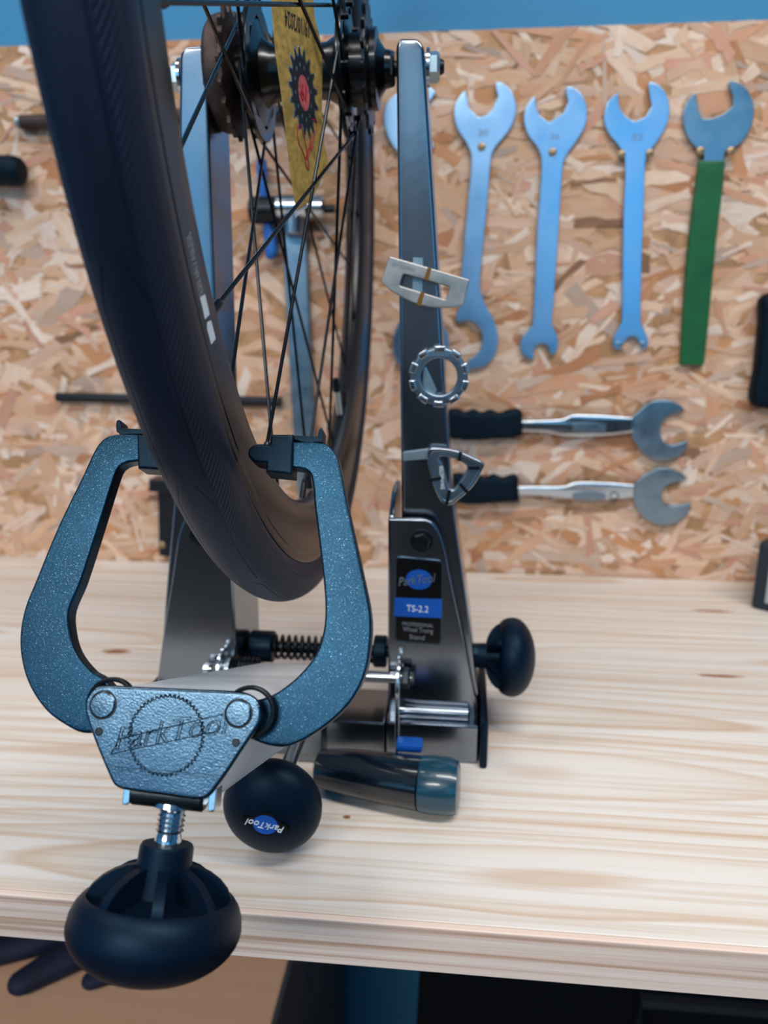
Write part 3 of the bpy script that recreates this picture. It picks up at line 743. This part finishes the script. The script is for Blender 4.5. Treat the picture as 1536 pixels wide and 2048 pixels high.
def hit(u, v, off=0):
    d = ray(u, v); t = (WC+AX*off-CAM).dot(AX)/d.dot(AX); P = CAM+d*t-WC
    return P.length, math.atan2(P.dot(UPV), P.dot(FW))
# lettering on the rim wall: two white blocks and a line of small grey letters
def wrap_rim(me, phi0, R0, sgn=1):
    for v in me.vertices:
        x, y, z = v.co; ph = phi0 - x/R0; v.co = wpt(ph, R0+y, .01195+z)
    return me
R1, p1 = hit(427, 650, .0119); R2, p2 = hit(372, 475, .0119); RT = .3005
me = text_mesh('CERNAVAKER', .0105, .0001, 0, 1, 'LEFT'); xs = [v.co.x for v in me.vertices]
R3, p3 = hit(408, 598, .0119); k = abs(p3-p2)*RT/(max(xs)-min(xs)); me.transform(Matrix.Diagonal((k, .75, 1, 1)))
add('rim_lettering', wrap_rim(me, p3, RT), M_decal, rim, WX, ang=None)
me = slab([[(0, -.003), (.008, -.003), (.0095, .002), (.0015, .003)], [(-.0105, -.003), (-.0025, -.003), (-.001, .0008), (-.003, .003), (-.009, .003)]], 0, .0002)
add('rim_logo_block', wrap_rim(me, hit(414, 638, .0119)[1], RT), M_white, rim, WX, ang=None)
# hub
add('hub_shell', lathe([(.0105, -.046), (.0170, -.043), (.0175, -.031), (.0300, -.0280), (.0300, -.0245), (.020, -.022), (.0165, -.016), (.0150, 0), (.0165, .019), (.020, .025), (.030, .0285), (.030, .0325), (.021, .0345), (.0205, .050), (.0155, .0525), (.0112, .0555), (.0105, .0590)], 40, WX @ ZX), M_hub, wheel)
def xplane(x): return WX @ Matrix(((0, 0, 1, x), (1, 0, 0, 0), (0, 1, 0, 0), (0, 0, 0, 1)))
for x in (-.0262, .0305):
    loops = [circle(0, 0, .0400, 64), circle(0, 0, .0165, 32)]
    for k in range(8):
        a = 2*PI*k/8+.2; loops.append([(.0285*math.cos(a+p[0])*(1+p[1]), .0285*math.sin(a+p[0])*(1+p[1])) for p in [(.2*math.cos(t), .13*math.sin(t)) for t in [2*PI*j/14 for j in range(14)]]])
    add('hub_flange', slab(loops, -.0017, .0017, .0006, 1), M_hub, wheel, xplane(x))
add('axle', lathe([(.0035, -.0955), (.0046, -.094), (.0046, .0905), (.0035, .0925)], 20, WX @ ZX), M_dark, wheel)
for x0, x1, r in ((-.0577, -.053, .0105), (.055, .0612, .0105)):
    add('lock_nut', lathe([(r-.001, x0), (r, x0+.001), (r, x1-.001), (r-.001, x1)], 6, WX @ ZX), M_dark, wheel, ang=20)
for x0, d in ((.0815, 1), (-.0760, -1)):
    M = WX @ ZX @ Matrix.Translation((0, 0, x0)) @ Matrix.Diagonal((1, 1, d, 1))
    add('axle_washer', lathe([(.0112, 0), (.0112, .002), (.006, .0022)], 28, M), M_chrome, wheel)
    add('axle_nut', lathe([(.0092, .002), (.0092, .0065), (.0075, .0082), (.0047, .0084)], 6, M), M_strip, wheel, ang=20)
fw_ = add('freewheel', lathe([(.017, -.056), (.030, -.0550), (.0335, -.0520), (.0345, -.0470), (.0330, -.0420), (.022, -.0380)], 40, WX @ ZX), M_rust, wheel)
add('freewheel_teeth', slab([gear_pts(18, .0390, .0342), circle(0, 0, .024, 32)], -.0013, .0013, .0004, 1), M_rust, fw_, xplane(-.0425))
for k in range(4):
    a = PI/2*k+.4; add('remover_notch', box((-.0556, .024*math.cos(a), .024*math.sin(a)), (.002, .004, .004), .0004), M_dark, fw_, WX)
cg = add('track_sprocket', slab([gear_pts(17, .0375, .0325), circle(0, 0, .0205, 32)], -.0012, .0012, .0004, 1), M_dark, wheel, xplane(.0445))
add('lock_ring', lathe([(.0225, .0465), (.0235, .0472), (.0235, .0505), (.0165, .0515)], 28, WX @ ZX), M_hub, wheel)
# 32 spokes, three-cross; every second nipple belongs to the other flange
SP = [(rad(-146.9), .0325, 1), (rad(-135.7), -.0282, -1)]
for base, fx, sd_ in SP:
    for i in range(16):
        ph = base + i*2*PI/16; cr = rad(66) * (1 if i % 2 == 0 else -1)
        fxx = fx + (.0014 if i % 2 == 0 else -.0014)
        A = wpt(ph, .2700, .0028*sd_); B = wpt(ph+cr, .0362, fxx)
        so = add('spoke', cyl(A, B, .00105, 8), M_spoke, wheel, WX)
        d = (B-A).normalized()
        add('nipple', lathe([(.0021, 0), (.0021, .010), (.0017, .0125), (.0012, .013)], 8, axisM(A-d*.003, B)), M_spoke, so, WX)
        add('spoke_head', lathe([(.0019, -.0022), (.0019, .0022)], 8, Matrix.Translation(B) @ ZX), M_spoke, so, WX)
pv = hit(676, 800, 0)[1]
vs_ = add('valve_stem', cyl(wpt(pv, .272), wpt(pv, .246), .0026, 12), M_strip, wheel, WX)
add('valve_cap', lathe([(.0034, 0), (.0036, .001), (.0034, .009), (.0022, .012), (.0005, .0128)], 14, axisM(wpt(pv, .247), wpt(pv, 0))), M_black, vs_, WX)

# ------------------------------------------------------------------ card tied in the spokes
ca_ = rad(65); PK = Plane(py(600, 200, .487), (math.cos(ca_), math.sin(ca_), 0), (0, 0, 1))
kpx = [(538, -90, 1), (626, -90, 1), (629, 28), (643, 94), (645, 258), (656, 323, 1), (641, 364), (619, 405, 1), (593, 421, 1), (581, 342), (565, 202), (549, 79)]
card = thing('paper_tag', PK.O, 'yellow kraft card tag with black sprocket print wedged between the spokes', 'tag')
add('card', slab([smooth(PK.pts(kpx), 4)], -.0004, 0), M_card, card, PK.M, ang=None)
add('plastic_tip', slab([PK.pts([(588, 405), (592, 436), (620, 410), (642, 366), (630, 380), (594, 421)])], -.0007, -.00045), M_clear, card, PK.M, ang=None)
def ell(gp, cu, cv, rx, ry, sk=0): return PK.pts([(cu+rx*x-sk*y, cv-ry*y) for x, y in gp])
gp = gear_pts(17, 1.0, .80)
add('print_outline', slab([ell(gp, 606, 184, 28.5, 96, 11)], 0, .0001), M_strip, card, PK.M, ang=None)
add('sprocket_print', slab([ell(gp, 606, 184, 25.5, 90, 11)] + [ell(circle(0, 0, 1, 10), 606+15*math.cos(a)-6.5*math.sin(a), 184-55*math.sin(a), 1.6, 5) for a in [2*PI*k/12 for k in range(12)]], 0, .0002), M_paper_dark, card, PK.M, ang=None)
add('red_disc_print', slab([ell(circle(0, 0, 1, 28), 607, 186, 10.5, 36, 4)], .0002, .0003), M_redp, card, PK.M, ang=None)
fit_text('number_print', '19', PK, 606, 186, 10, 34, M_red, card, 180, .0005)
fit_text('date_print', '19/10/2024', PK, 594, 48, 46, 33, M_paper_dark, card, 180, .0002)
sig = [(622, 240), (632, 243), (631, 262), (622, 290), (612, 318), (604, 300), (597, 285), (594, 262), (599, 250), (606, 268), (614, 310), (617, 338), (611, 330), (612, 312), (620, 290), (622, 268), (620, 300), (626, 292)]
sl = smooth(PK.pts(sig), 4, False)
add('red_signature', tube([(x, y, .0002) for x, y in sl], .00035, 5), M_red, card, PK.M)

# ------------------------------------------------------------------ spoke keys stuck on the right upright
PT = YP(.5085)
def crop(pts, ox, oy, k): return [(ox+p[0]/k, oy+p[1]/k)+tuple(p[2:]) for p in pts]
def key_thing(name, u, v, label, group='spoke keys on the upright'):
    p = py(u, v, .512); return thing(name, p, label, 'spoke key', group)
rk = key_thing('spoke_key', 850, 566, 'flat satin steel spoke key with a long slot, topmost on the right upright')
o1 = rcorner(PT.pts(crop([(225, 130), (1165, 405), (1095, 700), (960, 742), (700, 735), (480, 672), (250, 545), (125, 430)], 740, 490, 5.85)), [.0008, .0008, .0012, .01, .01, .01, .01, .0012])
h1 = rcorner(PT.pts(crop([(390, 335), (935, 490), (885, 640), (345, 475)], 740, 490, 5.85)), .0012)
add('body', slab([o1, h1], -.0055, 0, .0007, 2), M_pins, rk, PT.M)
for L in ([(675, 265), (720, 278), (680, 415), (630, 400)], [(595, 545), (640, 558), (595, 715), (540, 695)]):
    add('brass_slot', slab([PT.pts(crop(L, 740, 490, 5.85))], -.0012, .00025), M_brass, rk, PT.M, ang=None)
fit_text('stamped_lettering', 'SP-22000', PT, 807, 534, 48, 7, M_decal, rk, -15, .0001)
def strip(px, u, v, label):
    Ps = YP(.5145); o = add('steel_strip', slab([Ps.pts(px)], -.0023, 0, .0003, 1), M_strip, None, Ps.M)
    return tag(o, label, 'strip', 'steel strips behind the spoke keys')
strip([(826, 515), (846, 516), (845, 585), (825, 584)], 835, 550, 'small upright galvanised strip behind the flat slotted spoke key')
strip([(846, 735), (852, 733), (873, 780), (868, 795), (850, 790), (846, 765)], 860, 760, 'slanted galvanised strip seen through the round spoke key')
strip([(806, 905), (870, 897), (870, 917), (806, 922)], 830, 910, 'level galvanised strip beside the triangular spoke key')
ck = key_thing('spoke_key', 880, 752, 'round chromed spoke key ring with notches around its rim')
cc = PT.at(878, 754); Ro = .0196; Ri = .0119
add('body', slab([[(cc[0]+p[0], cc[1]+p[1]) for p in circle(0, 0, Ro*.96, 48)], [(cc[0]+p[0], cc[1]+p[1]) for p in circle(0, 0, Ri, 40)]], -.0050, -.0008, .0012, 2), M_zincd, ck, PT.M)
for k in range(10):
    a = 2*PI*k/10+.31; seg = []
    for t in range(7): b = a+(-.5+t/6)*2*PI/10*.62; seg.append((cc[0]+Ro*1.02*math.cos(b), cc[1]+Ro*1.02*math.sin(b)))
    for t in range(7): b = a+(.5-t/6)*2*PI/10*.62; seg.append((cc[0]+Ro*.80*math.cos(b), cc[1]+Ro*.80*math.sin(b)))
    add('rim_segment', slab([seg], -.0056, .0004, .0009, 2), M_chrome, ck, PT.M)
tk = key_thing('spoke_key', 910, 952, 'triangular chromed spoke key with bowed sides, lowest on the right upright')
tr = [(262, 950), (285, 938), (390, 952), (470, 985), (516, 1012), (510, 1040), (460, 1120), (375, 1192), (345, 1200), (315, 1175), (275, 1080), (258, 985)]
ti = [(312, 985), (330, 980), (385, 992), (432, 1018), (438, 1040), (410, 1085), (380, 1125), (366, 1128), (350, 1100), (340, 1060), (325, 1010)]
to, tii = smooth(PT.pts(crop(tr, 740, 480, 2.2588)), 4), smooth(PT.pts(crop(ti, 740, 480, 2.2588)), 4)
add('body', slab([to, tii], -.0052, -.0004, .0013, 2), M_zincd, tk, PT.M)
tcx = sum(p[0] for p in to)/len(to); tcy = sum(p[1] for p in to)/len(to)
mid = lambda k: [(tcx+(p[0]-tcx)*k, tcy+(p[1]-tcy)*k) for p in to]
add('raised_rim', slab([mid(.99), mid(.86)], -.002, .0003, .0006, 2), M_chrome, tk, PT.M)
for A, B in (((410, 958), (402, 998)), ((495, 1030), (445, 1030)), ((345, 1195), (360, 1130)), ((268, 1085), (322, 1075)), ((440, 1140), (405, 1100))):
    a, b = PT.pts(crop([A, B], 740, 480, 2.2588)); d = Vector((b[0]-a[0], b[1]-a[1])).normalized(); nn = Vector((-d.y, d.x))*.0011
    add('cut_slot', slab([[(a[0]+nn.x, a[1]+nn.y), (b[0]+nn.x, b[1]+nn.y), (b[0]-nn.x, b[1]-nn.y), (a[0]-nn.x, a[1]-nn.y)]], -.001, .0007), M_dark, tk, PT.M, ang=None)
fit_text('stamped_lettering', 'SW-MASTER', PT, 884, 955, 48, 8, M_white, tk, 95, .0001)

# ------------------------------------------------------------------ tools on the wall
PW = YP(YW)
def C4(pts): return crop(pts, 880, 140, 2.3415)
def C5(pts): return crop(pts, 740, 480, 2.2588)
def flat_tool(name, px, mat, label, cat, group=None, z0=.002, z1=.0065, bev=.0009, n=4, part='body', parent=None):
    lp = smooth(PW.pts(px, z1), n)
    if parent is None:
        cx = sum(p[0] for p in lp)/len(lp); cz = min(p[1] for p in lp)
        parent = thing(name, (cx, YW, cz), label, cat, group)
    o = add(part, slab([lp], z0, z1, bev, 2), mat, parent, PW.M); return parent
W1 = [(115, 93, 1), (75, 150), (66, 212), (84, 282), (125, 345), (147, 410), (130, 620), (100, 950), (92, 1090), (68, 1172, 1), (95, 1182), (135, 1170, 1), (180, 1200), (200, 1260), (182, 1320), (130, 1362, 1), (132, 1402, 1), (205, 1388), (255, 1340), (272, 1270), (258, 1185), (212, 1095), (188, 1020), (192, 930), (222, 620), (242, 400), (262, 358), (312, 298), (346, 238), (358, 170), (340, 108), (300, 64), (262, 54, 1), (262, 85), (272, 125, 1), (248, 178), (225, 206, 1), (182, 222, 1), (138, 182, 1), (122, 104, 1)]
W2 = [(440, 122, 1), (405, 170), (393, 230), (410, 300), (458, 368), (476, 430), (455, 750), (434, 1185), (414, 1218), (380, 1262), (378, 1312), (402, 1347), (441, 1357, 1), (443, 1302), (475, 1280), (506, 1300), (513, 1336, 1), (541, 1326), (554, 1282), (546, 1236), (526, 1190), (532, 1100), (556, 750), (576, 450), (592, 400), (642, 330), (681, 260), (690, 190), (670, 122), (622, 80), (591, 78, 1), (591, 105), (600, 150, 1), (580, 200, 1), (512, 244, 1), (468, 215, 1), (452, 170), (447, 125, 1)]
W3 = [(832, 103, 1), (786, 150), (768, 220), (785, 290), (838, 358), (866, 420), (860, 650), (855, 900), (850, 1175), (835, 1210), (812, 1258), (814, 1298), (840, 1310), (857, 1285), (882, 1254), (910, 1249), (932, 1275), (943, 1305), (966, 1303), (976, 1265), (952, 1210), (941, 1175), (946, 900), (955, 650), (963, 430), (975, 395), (1022, 328), (1062, 258), (1076, 190), (1061, 112), (1022, 67), (980, 54, 1), (977, 75), (985, 135, 1), (992, 168, 1), (965, 218, 1), (910, 241, 1), (868, 214, 1), (842, 170), (836, 106, 1)]
W4 = [(1190, 106, 1), (1150, 160), (1138, 230), (1154, 302), (1190, 356), (1232, 390), (1236, 430, 1), (1330, 430, 1), (1336, 388), (1402, 348), (1452, 280), (1472, 190), (1452, 110), (1412, 66), (1362, 46, 1), (1354, 62), (1372, 125, 1), (1372, 168, 1), (1340, 195), (1282, 222), (1232, 226), (1212, 192, 1), (1200, 112, 1)]
t1 = flat_tool('headset_spanner', C4(W1), M_zinc, 'blue-grey steel spanner with a hooked open ring at its lower end', 'spanner', 'spanners on the board')
t2 = flat_tool('headset_spanner', C4(W2), M_zinc, 'blue-grey steel spanner with a small open jaw at its lower end', 'spanner', 'spanners on the board')
t3 = flat_tool('headset_spanner', C4(W3), M_zinc, 'blue-grey steel spanner with a two-pin fork at its lower end', 'spanner', 'spanners on the board')
t4 = flat_tool('headset_spanner', C4(W4), M_zincd, 'steel spanner with a long green sleeve on its handle', 'spanner', 'spanners on the board', part='head')
flat_tool('', C4([(1214, 422, 1), (1338, 424, 1), (1326, 560), (1296, 800), (1240, 1372), (1228, 1383), (1135, 1382), (1126, 1370), (1160, 850), (1195, 560)]), M_green, '', '', part='handle_sleeve', parent=t4, z0=.0015, z1=.0085, bev=.002)
fit_text('stamped_number', '32', PW, 1272, 277, 22, 13, M_decal, t3, 0, .0066)
fit_text('stamped_number', '30', PW, 966, 268, 20, 12, M_decal, t1, 0, .0066)
fit_text('stamped_number', '36', PW, 1108, 276, 18, 11, M_decal, t2, 0, .0066)
for q in ((837, 1283), (950, 1283)):
    u, v = C4([q])[0]; p = PW.at(u, v, .007); add('pin', lathe([(.0028, 0), (.0028, .003), (.0018, .0035)], 14, PW.M @ Matrix.Translation((p[0], p[1], .006))), M_zincd, t3)
W0 = [(789, 190), (774, 206), (767, 232), (772, 263), (783, 288), (800, 312), (812, 345), (814, 500), (812, 620), (795, 650), (786, 690), (796, 728), (826, 748), (866, 744), (893, 715), (898, 680), (888, 652), (862, 635), (842, 618), (844, 500), (846, 345), (856, 312), (868, 292, 1), (862, 278), (838, 262), (820, 235), (832, 205), (855, 205), (872, 184, 1), (851, 168), (820, 172)]
flat_tool('headset_spanner', W0, M_zinc, 'steel spanner mostly hidden behind the right upright', 'spanner', 'spanners on the board')
# screws
def screw(u, v, z, label):
    p = PW.at(u, v, z); M = PW.M @ Matrix.Translation((p[0], p[1], z))
    o = add('wood_screw', lathe([(.0016, -z), (.0016, -.0002), (.0040, .0), (.0042, .0008), (.003, .0017), (.0012, .0018), (.001, .0008), (.0002, .0008)], 18, M), M_screw)
    tag(o, label, 'screw', 'screws holding the spanners')
SL = ['brass coloured screw through the hole of the hooked-ring spanner', 'brass coloured screw through the spanner with the small lower jaw', 'screw at the left of the two-pin spanner neck', 'screw at the right of the two-pin spanner neck', 'screw under the left of the green-handled spanner head', 'screw under the right of the green-handled spanner head']
for (q, z), l in zip((((195, 360), .0067), ((527, 385), .0067), ((850, 396), .007), ((982, 390), .007), ((1219, 380), .009), ((1362, 380), .009)), SL):
    u, v = C4([q])[0]; screw(u, v, z, l)
# two pedal spanners lying level
gA = [(350, 775), (395, 766), (430, 780), (470, 768), (505, 782), (545, 770), (585, 784), (625, 770), (672, 766), (690, 778, 1), (690, 884, 1), (668, 893), (350, 895)]
nA = [(680, 815, 1), (790, 812), (868, 806), (912, 788), (1050, 790), (1195, 800, 1), (1192, 872, 1), (1050, 888), (890, 890), (790, 872), (680, 868, 1)]
hA = [(1175, 815), (1215, 772), (1262, 735), (1330, 722), (1398, 743), (1426, 772, 1), (1370, 786), (1330, 812), (1312, 862), (1326, 908), (1362, 926), (1436, 906, 1), (1428, 948), (1380, 985), (1300, 996), (1240, 970), (1200, 922), (1176, 870)]
gB = [(370, 1068), (410, 1060), (445, 1074), (485, 1062), (520, 1076), (560, 1064), (600, 1078), (640, 1066), (660, 1066), (672, 1078, 1), (672, 1172, 1), (655, 1184), (370, 1184)]
nB = [(662, 1112, 1), (780, 1112), (878, 1110), (922, 1094), (1060, 1094), (1200, 1104, 1), (1198, 1166, 1), (1050, 1178), (890, 1172), (780, 1160), (662, 1158, 1)]
hB = [(1186, 1118), (1236, 1066), (1310, 1030), (1382, 1040), (1438, 1076, 1), (1400, 1088), (1342, 1110), (1318, 1152), (1335, 1190), (1372, 1200), (1452, 1188, 1), (1440, 1232), (1390, 1276), (1320, 1290), (1250, 1266), (1206, 1216), (1188, 1168)]
for g_, n_, h_, lb, sc_, zz in ((gA, nA, hA, 'chrome pedal spanner with black grip, upper of the two level ones', (1095, 848), 0), (gB, nB, hB, 'chrome pedal spanner with black grip, lower of the two level ones', (1103, 1158), 0)):
    t = flat_tool('pedal_spanner', C5(n_), M_chrome, lb, 'spanner', 'pedal spanners on the board', z0=.004, z1=.013, bev=.003, part='shank')
    flat_tool('', C5(h_), M_zincd, '', '', part='jaw', parent=t, z0=.003, z1=.0095, bev=.0012)
    flat_tool('', C5(g_), M_grip, '', '', part='grip', parent=t, z0=.0018, z1=.019, bev=.006)
    x0_ = min(p[0] for p in g_)+12; yb = max(p[1] for p in g_)
    for k in range(26):
        u, v = C5([(x0_+k*11.5, yb-6)])[0]; p = PW.at(u, v, .012)
        add('grip_ridge', box((p[0], p[1]+.002, .0125), (.0016, .008, .011), .0006), M_grip, t, PW.M)
    u, v = C5([sc_])[0]; p = PW.at(u, v, .013)
    add('shank_hole', lathe([(.0052, .0122), (.0056, .0132), (.0044, .0133), (.004, .0126), (.0004, .0125)], 20, PW.M @ Matrix.Translation((p[0], p[1], 0))), M_dark, t)
    pl_ = smooth(PW.pts(C5([(920, sc_[1]-18), (1060, sc_[1]-16), (1060, sc_[1]+14), (920, sc_[1]+12)]), .013), 3)
    add('shank_recess', slab([pl_], .0125, .0133, .0003, 1), M_zincd, t, PW.M)
# bar tool with blue T handle behind the wheel
bt = thing('bar_tool', py(600, 990, YW), 'long grey steel bar tool with a blue cross handle hanging behind the wheel', 'tool')
flat_tool('', [(562, 452, 1), (612, 452, 1), (622, 700), (634, 940), (640, 985), (628, 1008), (606, 1008), (594, 985), (588, 900), (574, 650)], M_zincd, '', '', part='bar', parent=bt, z0=.003, z1=.011, bev=.002)
yb_ = YW-.022
def wp(u, v): return py(u, v, yb_)
add('head_sleeve', cyl(wp(553, 414), wp(650, 414), .0132, 28, .002), M_chrome, bt)
add('head_socket', cyl(wp(586, 420), wp(586, 470), .0125, 24, .002), M_zincd, bt)
add('head_collar', cyl(wp(501, 421), wp(556, 420), .0145, 28, .002), M_dark, bt)
add('head_stud', cyl(wp(648, 418), wp(670, 418), .0045, 12, .0006), M_dark, bt)
flat_tool('', [(512, 318), (520, 314), (530, 320), (533, 400), (552, 495), (545, 516), (530, 514), (524, 430), (514, 370)], M_rubber, '', '', part='handle', parent=bt, z0=.012, z1=.024, bev=.004)
# rods and odds and ends
def rod(name, u0, v0, u1, v1, r, off, mat, label, n=20):
    a, b = py(u0, v0, YW-off), py(u1, v1, YW-off); t = thing(name, a.lerp(b, .5), label, 'rod'); add('shaft', cyl(a, b, r, n, r*.15), mat, t, ang=25); return t, a, b
t, a, b = rod('steel_rod', 42, 245, 566, 226, .0078, .0095, M_rust, 'brown worn steel rod lying level behind the tyre at the top left')
add('tip', lathe([(.0045, 0), (.0068, .002), (.0072, .012)], 18, axisM(a-(b-a).normalized()*.006, b)), M_strip, t)
t, a, b = rod('hex_bar', 113, 794, 563, 803, .0062, .0078, M_dark, 'thin black hexagonal bar lying level behind the caliper', 6)
t = thing('hand_tool', py(-20, 345, YW), 'rounded black tool handle poking in at the left edge', 'handle')
a, b = py(-150, 335, YW-.022), py(46, 343, YW-.022)
Lh = (b-a).length
add('grip', lathe([(.012, 0), (.0155, .004), (.0155, Lh*.6), (.0165, Lh-.010), (.0145, Lh-.003), (.011, Lh), (.001, Lh+.0004)], 28, axisM(a, b)), M_grip, t)
add('hanger', cyl(a+(b-a)*.5+Vector((0, 0, 0)), a+(b-a)*.5+Vector((0, .022, 0)), .003, 10), M_dark, t)
t = thing('black_bracket', py(325, 1110, YW), 'small black steel bracket screwed to the board behind the left upright', 'bracket')
flat_tool('', [(315, 975, 1), (368, 978, 1), (368, 1116, 1), (318, 1112, 1)], M_dark, '', '', part='plate', parent=t, z0=.002, z1=.012, bev=.0012)
flat_tool('', [(297, 960, 1), (372, 962, 1), (372, 988, 1), (297, 984, 1)], M_dark, '', '', part='ledge', parent=t, z0=.002, z1=.030, bev=.0015)
p = PW.at(324, 1090, .0125); add('fixing_screw', lathe([(.0040, -.001), (.0042, .0006), (.003, .0014), (.0008, .0015)], 16, PW.M @ Matrix.Translation((p[0], p[1], .0122))), M_screw, t)
t = thing('black_pouch', py(1560, 815, YW), 'black padded tool pouch at the right edge of the board', 'pouch')
flat_tool('', [(1534, 590), (1526, 640), (1516, 740), (1507, 790), (1512, 812), (1530, 818), (1640, 822), (1650, 700), (1640, 590)], M_grip, '', '', part='body', parent=t, z0=.002, z1=.026, bev=.008)
t = thing('storage_box', pz(1540, 1230, 0), 'dark navy box with a pale grey side at the right end of the bench', 'box')
pb = pz(1500, 1216, 0); RM = Matrix.Translation((pb.x, pb.y, 0)) @ Matrix.Rotation(rad(-38), 4, 'Z')
zb = py(1500, 1082, pb.y).z
add('body', box((.09, .05, zb/2), (.18, .10, zb), .004), M_navybox, t, RM, ang=None)
add('side_panel', box((.094, -.0004, zb/2), (.160, .0024, zb-.020), .001), M_greybox, t, RM, ang=None)
# screwdriver-like handle lying on the bench below the stand
hh = thing('hand_tool', pz(760, 1620, 0), 'glossy navy tool handle with a teal end cap lying in front of the stand base', 'handle')
a = Vector((-.088, .448, .0165)); b = py(842, 1592, .4345); b.z = .0183; e = py(918, 1592, .4325); e.z = .0187
Lh = (b-a).length; Le = (e-b).length
add('grip', lathe([(.004, -.004), (.0125, 0), (.0150, .02), (.0162, Lh*.6), (.0172, Lh)], 32, axisM(a, b)), M_navyp, hh)
add('end_cap', lathe([(.0168, -.001), (.0176, 0), (.0182, Le*.3), (.0178, Le-.006), (.0160, Le-.001), (.013, Le), (.001, Le+.0003)], 32, axisM(b, e)), M_teal, hh)
p = py(818, 1528, .452)
add('clip', box((p.x, .4545, .0338), (.018, .012, .006), .002), M_blue, hh)
